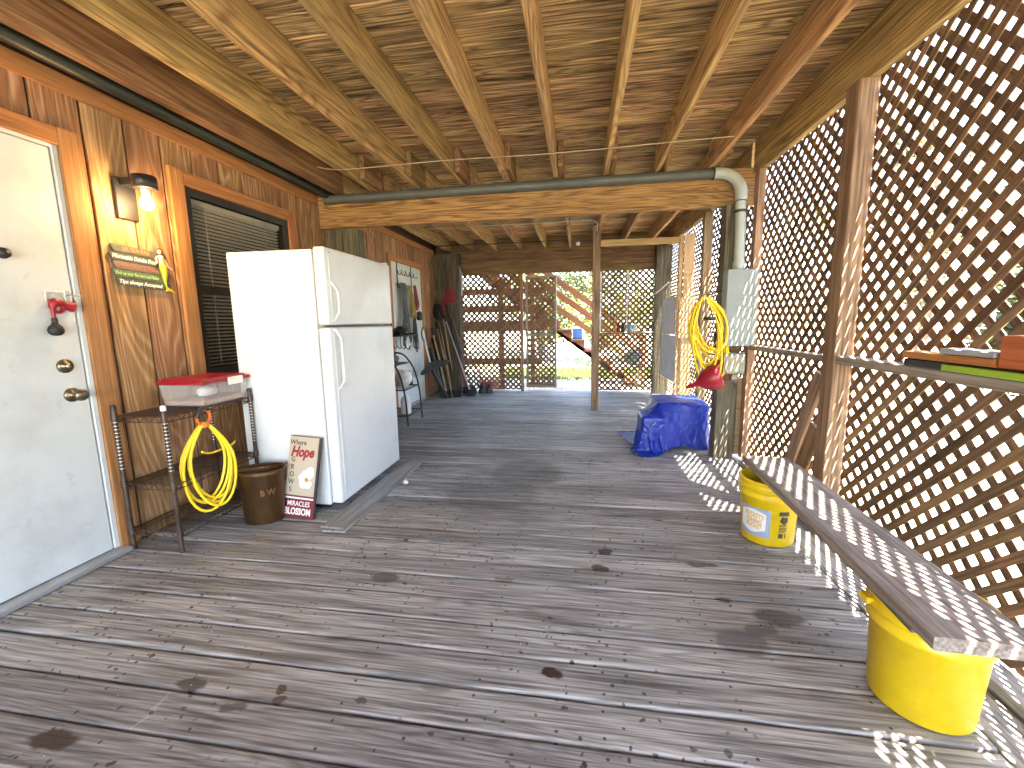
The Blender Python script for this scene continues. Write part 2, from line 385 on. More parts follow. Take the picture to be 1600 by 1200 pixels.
M_bench = wood('grey brown bench plank', (.33, .285, .24), (.19, .15, .12), (.27, .235, .2), 1, rings=8, ring_amt=.55, fine=.75, blotch=.5, var=.2, knots=.5, rough=.75, bump=.35)
M_pine = wood('pale offcut wood', (.36, .25, .15), (.22, .13, .07), (.3, .21, .13), 0, rings=7, ring_amt=.5, fine=.6, blotch=.4, var=.2, knots=.4, rough=.7)
M_orange = wood('orange varnished wood', (.5, .17, .045), (.35, .1, .025), (.42, .14, .04), 1, rings=6, ring_amt=.4, fine=.4, blotch=.4, var=.1, knots=.3, rough=.4, bump=.1)
M_red_stair = wood('red brown stair timber', (.17, .072, .034), (.12, .046, .02), (.145, .064, .03), 0, rings=6, ring_amt=.5, fine=.5, blotch=.4, var=.2, knots=.4, rough=.7)
M_backx = wood('dark brown header boards', (.25, .15, .075), (.12, .06, .028), (.2, .12, .06), 0, rings=7, ring_amt=.6, fine=.8, blotch=.5, var=.3, knots=.6, rough=.75)
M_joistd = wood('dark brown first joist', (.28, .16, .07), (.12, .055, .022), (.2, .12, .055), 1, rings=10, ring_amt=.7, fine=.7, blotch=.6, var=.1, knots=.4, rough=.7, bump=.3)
M_handle = wood('worn tool handle wood', (.45, .3, .16), (.3, .18, .09), (.38, .26, .15), 0, rings=5, ring_amt=.4, fine=.4, blotch=.4, var=.3, knots=0, rough=.55, bump=.1)

P_white = paint('white door paint', (.58, .615, .62), .42, dirt=.42, dcol=(.34, .36, .33), dscale=3.2, bump=.05)
P_fridge = paint('white fridge enamel', (.66, .68, .685), .36, dirt=.22, dcol=(.42, .42, .4), dscale=4, bump=.05, bscale=220)
P_gasket = paint('grey door seal', (.3, .3, .29), .6)
P_black = paint('black metal', (.02, .02, .021), .4, metal=.3, dirt=.2, dcol=(.06, .055, .05))
P_blackp = paint('black plastic', (.018, .018, .02), .45)
P_rubber = paint('black rubber', (.012, .012, .013), .55)
P_brownm = paint('brown coated wire', (.06, .034, .024), .42, metal=.5, dirt=.3, dcol=(.16, .13, .11), dscale=25)
P_chrome = paint('worn chrome', (.5, .49, .46), .3, metal=1, dirt=.4)
P_brass = paint('aged brass hardware', (.2, .165, .11), .33, metal=.9, dirt=.5, dcol=(.06, .05, .035), dscale=30)
P_yellow = paint('yellow bucket plastic', (.76, .53, .008), .38, dirt=.28, dcol=(.42, .27, .015), dscale=8, bump=.04)
P_cord = paint('yellow cord sheath', (.85, .62, .02), .42, dirt=.15, dcol=(.5, .35, .03))
P_orange = paint('orange plastic', (.85, .17, .02), .4)
P_red = paint('red plastic', (.27, .006, .018), .35, dirt=.15)
P_redd = paint('dark red paint', (.22, .02, .025), .5, dirt=.2)
P_copper = paint('bronze bin metal', (.11, .056, .022), .36, metal=.8, dirt=.8, dcol=(.03, .019, .01), dscale=9, streak=True)
P_copperd = paint('bronze raised letters', (.24, .13, .05), .4, metal=.7, dirt=.3)
P_galv = paint('grey electrical enclosure', (.22, .245, .235), .5, metal=.2, dirt=.25, dcol=(.16, .18, .17), dscale=8, streak=True)
P_galvb = paint('weathered outlet cover', (.26, .245, .19), .55, metal=.1, dirt=.5, dcol=(.25, .23, .17), dscale=10)
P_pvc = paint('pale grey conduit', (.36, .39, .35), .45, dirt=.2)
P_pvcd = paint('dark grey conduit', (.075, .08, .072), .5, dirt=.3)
P_pvcb = paint('dark green black conduit', (.02, .025, .02), .4, dirt=.3)
P_tape = paint('black strap', (.02, .02, .02), .5)
P_greyb = paint('grey board', (.36, .34, .33), .7, dirt=.25)
P_vinyl = wood('grey vinyl plank', (.3, .285, .265), (.21, .2, .185), (.26, .25, .23), 1, rings=6, ring_amt=.5, fine=.6, blotch=.4, var=.15, knots=.2, rough=.5, bump=.1)
P_blue = None
P_cream = paint('aged cream print ground', (.46, .39, .29), .55, dirt=.4, dcol=(.42, .34, .23), dscale=9)
P_petal = paint('white petal paint', (.85, .85, .86), .5, dirt=.5, dcol=(.5, .48, .46), dscale=30)
P_gold = paint('gold stamen paint', (.5, .33, .09), .5, dirt=.4)
P_ink = paint('dark ink', (.035, .025, .025), .5)
P_wine = paint('wine red paint', (.17, .012, .02), .5, dirt=.25)
P_winel = paint('wine red letter paint', (.28, .015, .025), .5)
P_lettw = paint('white letter paint', (.8, .79, .75), .5)
P_slate = paint('slate sign paint', (.075, .095, .085), .6, dirt=.4, dscale=20)
P_slate2 = paint('grey brown sign paint', (.16, .13, .11), .6, dirt=.4, dscale=20)
P_slate3 = paint('green sign paint', (.09, .14, .1), .6, dirt=.4, dscale=20)
P_lorange = paint('orange letter paint', (.55, .2, .09), .6)
P_lpink = paint('rose letter paint', (.33, .13, .1), .6)
P_lgreen = paint('green letter paint', (.3, .5, .16), .6)
P_skin = paint('painted skin', (.75, .5, .36), .5)
P_tail = paint('yellow green tail paint', (.5, .5, .03), .4, dirt=.4, dcol=(.16, .2, .02), dscale=60)
P_lime = paint('lime green edge', (.3, .5, .03), .5)
P_greyslab = paint('grey slab', (.35, .37, .39), .5)
P_blind = paint('blind slat', (.72, .72, .62), .5)
P_dark = paint('dark room', (.03, .03, .026), .8)
P_alu = paint('aluminium sill', (.45, .46, .47), .4, metal=.6, dirt=.35)
P_sand = paint('pale sand', (.5, .45, .36), .9, dirt=.5, dcol=(.32, .28, .2), dscale=.8, bump=.3, bscale=20)  # sand in its own pale colour
P_brick = paint('grey red paver', (.3, .23, .2), .85, dirt=.4, var=.4)
P_rope = paint('grey cord', (.1, .1, .098), .6)
P_olive = paint('olive yellow rope', (.3, .24, .04), .6)
P_whitep = paint('white plastic', (.75, .75, .73), .45)
P_bluew = paint('blue white plastic', (.12, .42, .55), .5, dirt=.5, dcol=(.6, .7, .75), dscale=14)
P_bluec = paint('blue cooler plastic', (.04, .16, .45), .5)
P_seed = paint('bird seed', (.45, .25, .14), .9, dirt=.6, dscale=60, bump=.5)
P_labelg = paint('blue grey label', (.3, .36, .5), .55, dirt=.1)
P_gravel = P_sand
def glass(name, col, rough, alpha):
    m, nt, b = _base(name); b.inputs['Base Color'].default_value = (*col, 1); b.inputs['Roughness'].default_value = rough
    t = _n(nt, 'ShaderNodeBsdfTransparent'); mx = _n(nt, 'ShaderNodeMixShader'); mx.inputs[0].default_value = alpha
    nt.links.new(t.outputs[0], mx.inputs[1]); nt.links.new(b.outputs[0], mx.inputs[2]); nt.links.new(mx.outputs[0], nt.nodes['Material Output'].inputs[0]); return m
M_pane = glass('window pane', (.02, .02, .02), .03, .22)
M_bin = glass('frosted clear plastic', (.62, .58, .56), .25, .33)

# ---------------------------------------------------------------- setting: ground, deck, ceiling
WX = -2.42          # face of the house wall
LX = 1.39           # lattice plane on the right
BY = 7.2            # back lattice plane
g = G().add([(-300, -300, -.17), (300, -300, -.17), (300, 300, -.17), (-300, 300, -.17)], [(0, 1, 2, 3)])
M_gr, nt, b = _base('sandy grass ground')
gg = _n(nt, 'ShaderNodeNewGeometry')
c = _mix(nt, _smooth(nt, _noise(nt, gg.outputs['Position'], .7, 5, .6), .45, .6), (.42, .37, .28), (.2, .2, .085))
c = _mix(nt, _smooth(nt, _noise(nt, gg.outputs['Position'], 9, 4, .6), .4, .7, 0, .6), c, (.3, .26, .17))
nt.links.new(c, b.inputs['Base Color']); b.inputs['Roughness'].default_value = .95
struct(put('ground', g, M_gr))

deck = put('deck_floor', G().box(-2.6, 1.46, -3.62, 7.3, -.15, -.06), paint('dark deck framing', (.05, .042, .035), .9))
struct(deck); deck['_abs'] = tuple(deck.location)
y = -3.6; pitch = .1455
i = 0
while y < 7.2:
    wd = .1378 + random.uniform(-.0015, .0015); t = .036
    gp = G().prism(rprof(wd, t, .0085, 3, cup=random.uniform(-.0022, .0005)), 0, -1.785, 1.785)
    # profile is in (y, z)
    o = put('plank', gp, M_deck, None, center=False); o.parent = deck
    o.location = Vector((-.6475 + random.uniform(-.004, .004), y + wd / 2, -.018 + random.uniform(-.0018, .001))) - Vector(deck['_abs'])
    o.rotation_euler = (random.uniform(-.006, .006), random.uniform(-.0004, .0004), random.uniform(-.0008, .0008))
    y += pitch; i += 1
M_decky = wood('weathered grey deck border', (.34, .328, .308), (.135, .126, .116), (.24, .224, .202), 1, rings=9, ring_amt=.55, ring_al=.7, ring_ac=5.5, fine=.75, blotch=.6, var=.3, knots=.55, rough=.6, bump=.4, spec=.4)
for ya, yb in ((-3.6, -1.0), (-.996, 1.9), (1.904, 5.2), (5.204, 7.2)):
    put('plank', beam(1.145, 1.288, ya, yb, -.037, 0.0, .008, 3), M_decky, deck)
    put('plank', beam(1.293, 1.436, ya, yb, -.037, 0.0, .008, 3), M_decky, deck)

ceil = put('ceiling', G().box(-2.75, 1.62, -3.65, 7.35, 2.585, 2.66), paint('dark sun blocking slab', (.1, .07, .045), .9))  # slab added above the boards to stop sun leaking through their gaps
struct(ceil); ceil['_abs'] = tuple(ceil.location)
y = -3.62
while y < 7.3:
    wd = .1365 + random.uniform(-.003, .001)
    o = put('ceiling_board', G().prism(rprof(wd, .03, .004, 1), 0, -2.06, 2.06), M_ceil, None, center=False); o.parent = ceil
    o.location = Vector((-.63, y + wd / 2, 2.562 + random.uniform(-.003, .003))) - Vector(ceil['_abs'])
    o.rotation_euler = (random.uniform(-.008, .008) + math.pi * random.randint(0, 1), 0, 0)
    y += .1425
JX = [-2.155 + .0] + [-.205 + .405 * k for k in range(-4, 4)]
for k, x in enumerate(JX):
    w2 = .022 if k else .035
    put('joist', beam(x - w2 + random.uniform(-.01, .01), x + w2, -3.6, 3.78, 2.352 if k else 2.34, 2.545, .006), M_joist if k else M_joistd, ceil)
for k in range(-5, 4):                         # second bay, lapped beside the first ones
    x = -.205 + .405 * k + .048
    put('joist', beam(x - .02, x + .02, 3.845, 7.2, 2.352, 2.545, .005), M_joist, ceil)
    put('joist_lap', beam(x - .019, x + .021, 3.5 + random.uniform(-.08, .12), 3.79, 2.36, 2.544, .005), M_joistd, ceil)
put('rim_joist', beam(1.335, 1.382, -3.6, 3.795, 2.29, 2.545, .005), M_joist, ceil)
put('rim_joist', beam(1.335, 1.382, 3.845, 7.2, 2.3, 2.545, .005), M_joist, ceil)
put('rim_joist', beam(-2.43, 1.42, 7.205, 7.25, 1.97, 2.545, .005), M_backx, ceil)
put('fascia_board', beam(-2.41, 1.33, -3.66, -3.62, 2.28, 2.545, .005), M_joist, ceil)

# cross beam, posts
o = put('cross_beam', G().cbox(-2.395, 1.36, 3.8, 3.84, 2.062, 2.349, .004), M_beamx)
tag(o, 'amber wooden cross beam running under the joists with the grey conduit on it', 'beam')
def post(x0, x1, y0, y1, z0, z1, m, label, r=.006):
    return tag(put('post', beam(x0, x1, y0, y1, z0, z1, r), m), label, 'post')
t = thing('post', 'dark green grey post behind the fridge under the left end of the cross beam', 'post', (-2.2, 3.93, 0))
put('upright', beam(-2.36, -2.215, 3.86, 4.0, .002, 2.064, .006), M_postg, t); put('upright', beam(-2.21, -2.06, 3.865, 4.0, .002, 2.064, .006), M_postg, t)
post(1.13, 1.285, 3.72, 3.86, .002, 2.064, M_postg, 'thick grey old post that carries the electrical box')
post(1.315, 1.37, 3.62, 3.7, .04, 2.285, M_post, 'narrow upright stud right beside the electrical box')
post(1.292, 1.382, 2.415, 2.525, .04, 2.287, M_post, 'brown square post in the middle of the right lattice with sun streaks')
post(1.292, 1.382, .3, .41, .04, 2.287, M_post, 'brown square post nearest the camera on the lattice side')
post(.155, .25, 5.63, 5.72, .002, 2.35, M_post, 'slender free standing post in the room before the back opening')
post(-2.418, -1.99, 7.0, 7.192, .002, 2.3, M_postg, 'dark wide post in the far left corner behind the garden tools')
post(-.985, -.935, 7.12, 7.17, .002, 1.96, M_post, 'thin post between the left lattice and the open lattice door')
post(1.16, 1.382, 7.0, 7.192, .002, 2.298, M_postg, 'dark post in the far right corner of the back wall')
post(1.29, 1.375, 4.93, 5.02, .002, 2.29, M_post, 'post between lattice pieces behind the hanging yellow cord coil')
tag(put('offcut_block', beam(1.29, 1.36, 3.725, 3.77, .04, .69, .004), M_pine), 'short upright wood offcut at the foot of the electrical box post', 'offcut')
tag(put('sole_plate', beam(1.292, 1.382, .42, 2.41, .002, .04, .004), M_decky), 'flat timber plate on the deck along the near lattice foot', 'timber')
tag(put('sole_plate', beam(1.292, 1.382, 2.53, 3.615, .002, .04, .004), M_decky), 'flat timber plate on the deck between brown post and electrical box', 'timber')
tag(put('lattice_rail', beam(1.30, 1.381, .415, 2.411, .94, .98, .004), M_bench), 'horizontal rail across the near lattice under the orange shelf things', 'rail')
tag(put('lattice_rail', beam(1.315, 1.381, 2.529, 3.615, .935, .97, .004), M_bench), 'horizontal rail across the lattice between brown post and stud', 'rail')

# right lattice
def lat(label, plane, const, s0, s1, z0, z1, inner=-1, toward=-1, ph=0., group=None, m=None):
    loc = (const, (s0 + s1) / 2, z0) if plane == 'X' else ((s0 + s1) / 2, const, z0)
    t = thing('lattice_screen', label, 'lattice', loc, group)
    lattice(t, plane, const, s0, s1, z0, z1, m or M_slat, inner, toward, phase=ph); return t
lat('lattice panel behind the camera along the right side above the rail', 'X', LX, -3.6, .196, .042, 2.34, ph=.25)
lat('large lattice panel above the rail nearest the camera on the right', 'X', LX, .2, 2.47, .962, 2.34)
lat('lattice panel below the rail behind the bench plank', 'X', LX, .2, 2.47, .042, .958, ph=.3)
lat('lattice panel above the rail between brown post and electrical box', 'X', LX, 2.474, 3.8, .962, 2.34, ph=.5)
lat('lattice panel below the rail between brown post and electrical box', 'X', LX, 2.474, 3.8, .042, .958, ph=.1)
lat('lattice panel behind the yellow coil between two posts', 'X', LX, 3.87, 4.97, .042, 2.4, ph=.2)
lat('lattice panel behind the tan plywood sheets', 'X', LX, 4.975, 5.75, .042, 2.4, ph=.7)
lat('lattice panel on the right in the far corner past the grey boards', 'X', LX, 5.755, 7.19, .042, 2.4, ph=.4)

# back wall
lat('lattice panel behind the garden tools on the back wall', 'Y', BY, -2.0, -.96, .02, 2.0, inner=1, ph=.15)
lat('lattice panel above the small shelf on the back wall', 'Y', BY, .3, 1.17, .985, 2.0, inner=1, ph=.35)
lat('lattice panel below the small shelf on the back wall', 'Y', BY, .3, 1.17, .02, .945, inner=1, ph=.6)
t = thing('header', 'dark brown plank header across the top of the back wall', 'header', (-.4, 7.18, 1.96))
for k in range(3):
    put('plank', beam(-1.985, 1.155, 7.165 + .003 * k, 7.19, 1.962 + k * .112, 1.962 + k * .112 + .108, .004), M_backx, t)
tag(put('shelf_rail', beam(.255, 1.155, 7.1, 7.19, .948, .98, .004), M_post), 'narrow wooden shelf rail across the right back lattice', 'shelf')
for x, lb in ((.33, 'thin white rod at the left edge of the right back lattice'), (.745, 'thin white rod in the middle of the right back lattice')):
    tag(put('rod', G().tube([(x, 7.15, .985), (x + .004, 7.15, 1.5), (x, 7.152, 1.95)], .009, 8), P_whitep), lb, 'rod')
# lattice door, standing a little open outwards
t = thing('lattice_door', 'lattice door standing open at the back opening', 'door', (-.9, 7.24, .02))
dx0, dx1 = -.905, -.385
fr = paint('grey metal door frame', (.22, .2, .18), .5, metal=.4, dirt=.4)
put('frame_upright', beam(dx0, dx0 + .035, 7.23, 7.262, .05, 1.93, .003), fr, t); put('frame_upright', beam(dx1 - .035, dx1, 7.23, 7.262, .05, 1.93, .003), fr, t)
for z in (.05, .935, 1.895): put('frame_rail', beam(dx0 + .036, dx1 - .036, 7.232, 7.26, z, z + .035, .003), fr, t)
put('kick_board', beam(dx0 + .036, dx1 - .036, 7.235, 7.255, .088, .13, .003), M_backx, t)
lattice(t, 'Y', 7.248, dx0 + .03, dx1 - .03, .05, 1.93, M_slat, 1, -1, phase=.2)

# partition on the right of the second bay
t = thing('partition_frame', 'light timber frame reaching from the slender post to the right wall', 'frame', (.7, 5.68, 0))
put('header', beam(.255, 1.2, 5.64, 5.70, 2.1, 2.175, .004), wood('light framing wood', (.5, .33, .16), (.36, .2, .09), (.44, .3, .15), 0, rings=6, var=.1), t)
put('stud', beam(1.2, 1.245, 5.63, 5.71, .02, 2.2, .004), M_tan, t)
for (xa, xb, yy, z0, z1, lb) in ((1.247, 1.365, 5.6, 1.4, 2.2, 'tall tan plywood strip above the square tan sheet'), (1.212, 1.382, 5.57, .95, 1.43, 'square tan plywood sheet behind the hanging yellow coil'), (1.247, 1.375, 5.6, .1, .97, 'lower tan plywood sheet behind the red funnel')):
    tag(put('plywood_sheet', G().cbox(xa, xb, yy, yy + .015, z0, z1, .002), M_tan), lb, 'plywood')
for (ya, yb, z0, z1, lb) in ((5.85, 6.75, .98, 1.47, 'upper grey board on the right wall near the far corner'), (5.8, 6.72, .35, .95, 'lower grey board on the right wall near the far corner')):
    tag(put('grey_board', G().cbox(1.22, 1.3, ya, yb, z0, z1, .006), P_greyb), lb, 'board')

# ---------------------------------------------------------------- house wall
DOOR0, DOOR1 = .81, 1.735
WIN = (2.415, 3.37, .86, 2.04)
D2 = (5.34, 6.36)
wall = thing('house_wall', 'orange plywood house wall with white doors and a window', 'wall', (WX, 2.5, 0))
bk = G()
for ya, yb, z0, z1 in ((-3.6, WIN[0], -.1, 2.55), (WIN[1], 7.26, -.1, 2.55), (WIN[0], WIN[1], -.1, WIN[2]), (WIN[0], WIN[1], WIN[3], 2.55)):
    bk.box(-2.56, WX - .0135, ya, yb, z0, z1)
put('sheathing', bk, paint('dark sheathing', (.05, .022, .012), .8), wall)
rooms = G().box(-3.6, -3.55, 1.6, 4.3, .3, 2.5).box(-3.55, -2.565, 1.6, 1.65, .3, 2.5).box(-3.55, -2.565, 4.25, 4.3, .3, 2.5).box(-3.55, -2.565, 1.65, 4.25, .28, .3).box(-3.55, -2.565, 1.65, 4.25, 2.5, 2.52)
put('room_interior', rooms, P_dark, wall)
def siding(ya, yb, z0, z1): put('siding_board', G().cbox(WX - .013, WX, ya, yb, z0, z1, .002), M_side, wall)
y = -3.6
while y < 7.18:
    ya, yb = y + .006, y + .1965; y += .2035
    cuts = [(ya, yb, .01, 2.3)]
    for (a, b_, z0, z1) in ((DOOR0 - .03, DOOR1 + .03, -1, 2.03), WIN, (D2[0] - .02, D2[1] + .02, -1, 1.99)):
        nc = []
        for (p, q, s_, e) in cuts:
            if q <= a or p >= b_: nc.append((p, q, s_, e)); continue
            if p < a - .012: nc.append((p, a, s_, e))
            if q > b_ + .012: nc.append((b_, q, s_, e))
            m0, m1 = max(p, a), min(q, b_)
            if z0 > s_: nc.append((m0, m1, s_, z0))
            if z1 < e: nc.append((m0, m1, z1, e))
        cuts = nc
    for q in cuts: siding(*q)
put('top_trim', beam(WX, WX + .022, -3.6, 3.852, 2.275, 2.36, .004), M_trimy, wall)
put('top_trim', beam(WX, WX + .022, 4.005, 7.0, 2.285, 2.36, .004), M_trimy, wall)
# near door
put('door_casing', beam(WX, WX + .024, DOOR1 + .03, DOOR1 + .125, .012, 2.105, .005), M_trimz, wall)
put('door_casing', beam(WX, WX + .024, DOOR0 - .125, DOOR0 - .03, .012, 2.105, .005), M_trimz, wall)
put('door_casing', beam(WX, WX + .0235, DOOR0 - .029, DOOR1 + .029, 2.025, 2.104, .005), M_trimy, wall)
put('door_stop', G().cbox(WX - .012, WX + .012, DOOR1 + .006, DOOR1 + .0295, .03, 2.024, .002), P_white, wall)
put('door_stop', G().cbox(WX - .012, WX + .0115, DOOR0, DOOR1 + .005, 2.008, 2.024, .002), P_white, wall)
put('door_sill', G().cbox(WX - .012, WX + .07, DOOR0 - .03, DOOR1 + .05, .001, .028, .005), P_alu, wall)
dr = put('door', G().cbox(WX - .0125, WX + .006, DOOR0, DOOR1, .032, 2.004, .003), P_white, wall); dr['label'] = 'smooth white near door'
FX = WX + .006
MX = Matrix.Rotation(math.pi / 2, 4, 'Y')     # lathe axis +z -> +x
kn = [(.034, 0), (.034, .006), (.03, .011), (.012, .014), (.012, .035), (.02, .042), (.0275, .052), (.028, .062), (.022, .07), (.0001, .072)]
sub('knob', G().lathe(kn, 20, (FX, 1.665, .865), M=MX), P_brass, dr)
sub('deadbolt', G().lathe([(.033, 0), (.033, .008), (.028, .014), (.016, .016), (.016, .02), (.0001, .021)], 20, (FX, 1.655, 1.005), M=MX), P_brass, dr)
sub('keyhole_disc', G().lathe([(.011, 0), (.011, .003), (.0001, .0035)], 14, (FX + .0215, 1.657, 1.005), M=MX), P_chrome, dr)
sub('latch_plate', G().cbox(FX, FX + .004, 1.7, 1.72, 1.31, 1.36, .001), P_chrome, dr)
sub('door_stopper', G().lathe([(.02, 0), (.024, .012), (.02, .028), (.0001, .033)], 16, (FX, 1.497, 1.5), M=MX), P_rubber, dr)
# window
win = put('window', G().add([], []).box(WX - .02, WX + .006, WIN[0], WIN[0] + .045, WIN[2], WIN[3]).box(WX - .02, WX + .006, WIN[1] - .045, WIN[1], WIN[2], WIN[3])
          .box(WX - .02, WX + .006, WIN[0] + .045, WIN[1] - .045, WIN[2], WIN[2] + .045).box(WX - .02, WX + .006, WIN[0] + .045, WIN[1] - .045, WIN[3] - .045, WIN[3])
          .box(WX - .022, WX + .002, WIN[0] + .045, WIN[1] - .045, 1.39, 1.44), P_blackp, wall); win['label'] = 'black framed window behind the fridge with lowered blind'
for z0, z1 in ((WIN[2] + .04, 1.395), (1.435, WIN[3] - .04)): sub('pane', G().box(WX - .013, WX - .009, WIN[0] + .04, WIN[1] - .04, z0, z1), M_pane, win)
z = WIN[2] + .06
while z < WIN[3] - .08:
    s_ = G().add([(-.011, 0, -.008), (0, 0, .001), (.011, 0, .005), (-.011, .84, -.008), (0, .84, .001), (.011, .84, .005)], [(0, 1, 4, 3), (1, 2, 5, 4)])
    s_.xf(Matrix.Translation((WX - .05, WIN[0] + .055, z)) @ Matrix.Rotation(random.uniform(-.05, .05), 4, 'Y')); sub('blind_slat', s_, P_blind, win); z += .0245
sub('blind_head_rail', G().cbox(WX - .066, WX - .036, WIN[0] + .05, WIN[1] - .05, WIN[3] - .085, WIN[3] - .05, .003), P_blind, win)
for yy in (2.6, 3.15): sub('ladder_cord', G().tube([(WX - .037, yy, WIN[2] + .06), (WX - .037, yy, WIN[3] - .09)], .0018, 6), P_blind, win)
put('window_casing', beam(WX, WX + .022, WIN[0] - .098, WIN[0] - .003, .8, 2.125, .004), M_trimz, wall)
put('window_casing', beam(WX, WX + .022, WIN[1] + .003, WIN[1] + .09, .8, 2.125, .004), M_trimz, wall)
put('window_casing', beam(WX, WX + .0215, WIN[0] - .002, WIN[1] + .002, 2.043, 2.124, .004), M_trimy, wall)
# far door with casing
put('door_casing', beam(WX, WX + .022, D2[1] + .02, D2[1] + .1, .012, 2.07, .004), M_trimz, wall)
put('door_casing', beam(WX, WX + .022, D2[0] - .1, D2[0] - .02, .012, 2.07, .004), M_trimz, wall)
put('door_casing', beam(WX, WX + .0215, D2[0] - .019, D2[1] + .019, 1.99, 2.069, .004), M_trimy, wall)
d2 = put('door', G().cbox(WX - .0125, WX + .008, D2[0] - .015, D2[1] + .015, .03, 1.985, .003), P_white, wall); d2['label'] = 'far white door with hook rack hung over it'
sub('door_sill', G().cbox(WX - .01, WX + .05, D2[0] - .018, D2[1] + .018, .001, .028, .004), P_alu, d2)
hk = thing('hook_rack', 'black wire hook rack hung over the far white door', 'hook rack', (WX + .02, 5.7, 1.8))
wx = WX + .016
put('frame', G().tube([(wx, 5.5, 1.985), (wx, 5.5, 1.66), (wx, 5.98, 1.66), (wx, 5.98, 1.985)], .006, 6), P_black, hk)
put('rail', G().tube([(wx, 5.44, 1.7), (wx, 6.06, 1.7)], .005, 6), P_black, hk)
for k in range(5):
    yy = 5.5 + .14 * k
    put('hook', G().tube([(wx, yy, 1.9), (wx + .02, yy, 1.83), (wx + .05, yy, 1.82), (wx + .055, yy, 1.85)], .005, 6), P_black, hk)

# ---------------------------------------------------------------- things on the left
# wall lamp with a lit bulb
t = thing('wall_lamp', 'black wall lamp with lit bare bulb above the mermaid sign', 'lamp', (WX + .01, 2.06, 1.75))
put('back_plate', G().cbox(WX, WX + .02, 1.995, 2.105, 1.755, 1.965, .003), P_black, t)
put('arm', G().cbox(WX + .0205, WX + .1, 2.02, 2.08, 1.925, 1.963, .003), P_black, t)
put('hood', G().lathe([(.05, 0), (.056, .002), (.056, .06), (.05, .066), (.0001, .068)], 28, (WX + .14, 2.05, 1.905)), P_black, t)
put('socket', G().lathe([(.018, 0), (.02, .02), (.02, .05)], 16, (WX + .14, 2.05, 1.875)), P_whitep, t)
put('bulb', G().lathe([(.0001, -.034), (.012, -.032), (.023, -.024), (.029, -.011), (.0295, .002), (.026, .016), (.018, .03), (.013, .042)], 20, (WX + .14, 2.05, 1.833)), emit('lit bulb', (1, .72, .38), 9), t)
ld = bpy.data.lights.new('bulb_light', 'POINT'); ld.energy = .75; ld.color = (1, .52, .17); ld.shadow_soft_size = .03
lo = bpy.data.objects.new('bulb_light', ld); COL.objects.link(lo); lo.location = (WX + .145, 2.05, 1.79)

# mermaid sign: five staggered planks
t = thing('mermaid_sign', 'five plank painted sign with a yellow tailed mermaid figure under the lamp', 'sign', (WX + .005, 2.08, 1.4))
SX = WX + .004
tl = -.055
def sgn(a, b_, x=0.):   # sign-plane (a across to the right = +Y, b up) to world, tilted a little
    return (SX + x, 2.085 + a * math.cos(tl) - b_ * math.sin(tl), 1.505 + a * math.sin(tl) + b_ * math.cos(tl))
rows = [(-.155, .15, .086, P_slate, 'LIL SEA BAR', P_lorange, .028, 0), (-.165, .145, .043, P_slate, 'Mermaids Drinks Free', P_lettw, .029, .25),
        (-.15, .16, 0, P_slate2, 'Swim On In & Relax', P_lpink, .027, .2), (-.155, .155, -.043, P_slate3, 'Kick up your fins here and Relax', P_lgreen, .026, .2), (-.14, .165, -.086, P_slate, 'Tips always Accepted', P_lettw, .028, .2)]
for a0, a1, bz, pm, txt, tm, ts, sh in rows:
    h = .0195; ends = [(a0, bz + h * .6), (a0 + .015, bz - h), (a1 - .012, bz - h), (a1, bz - h * .2), (a1 - .008, bz + h), (a0 + .008, bz + h)]
    vs = [sgn(a, b_, 0) for a, b_ in ends] + [sgn(a, b_, .012) for a, b_ in ends]
    bd = put('plank', G().add(vs, [(0, 1, 2, 3, 4, 5)[::-1], (6, 7, 8, 9, 10, 11)] + [(k, (k + 1) % 6, 6 + (k + 1) % 6, 6 + k) for k in range(6)]), pm, t)
    M = frame(sgn(a0 + .128, bz, .0132), Vector(sgn(1, 0)) - Vector(sgn(0, 0)), Vector(sgn(0, 1)) - Vector(sgn(0, 0)))
    gt = text_mesh(txt, ts, M, .0008, sh, .0006)
    ys_ = [p[1] for p in gt.v]; wd = max(ys_) - min(ys_); 
    if wd > .235: gt = text_mesh(txt, ts, M, .0008, sh, .0006, xs=.235 / wd)
    sub('lettering', gt, tm, bd)
def ribbon(pts, rad, m, nm, par, x=.02):
    P = [sgn(a, b_, x + dx) for a, b_, dx in pts]; return put(nm, G().tube(spline(P, 5), [r_ for r_ in _lerp(rad, len(spline(P, 5)))], 8), m, par)
def _lerp(v, n):
    out = []
    for i in range(n):
        q = i / (n - 1) * (len(v) - 1); k = min(int(q), len(v) - 2); out.append(v[k] + (v[k + 1] - v[k]) * (q - k))
    return out
mer = ribbon([(.105, .045, .004), (.11, .02, .006), (.115, -.02, .006), (.118, -.055, .003), (.128, -.085, 0), (.14, -.1, 0)], [.013, .019, .015, .009, .005, .004], P_tail, 'mermaid_tail', t)
put('tail_fin', G().add([sgn(.132, -.085, .016), sgn(.12, -.112, .016), sgn(.14, -.106, .018), sgn(.185, -.118, .016), sgn(.145, -.088, .016), sgn(.132, -.085, .021), sgn(.12, -.112, .02), sgn(.14, -.106, .023), sgn(.185, -.118, .02), sgn(.145, -.088, .021)],
     [(0, 1, 2), (0, 2, 3, 4), (5, 7, 6), (5, 9, 8, 7), (0, 5, 6, 1), (1, 6, 7, 2), (2, 7, 8, 3), (3, 8, 9, 4), (4, 9, 5, 0)]), P_tail, t)
ribbon([(.105, .042, .004), (.1, .06, .006), (.098, .078, .006), (.097, .09, .004)], [.014, .012, .016, .006], P_skin, 'mermaid_body', t)
put('mermaid_head', G().lathe([(.0001, -.013), (.008, -.01), (.0105, 0), (.008, .01), (.0001, .014)], 12, sgn(.096, .108, .022)), P_skin, t)
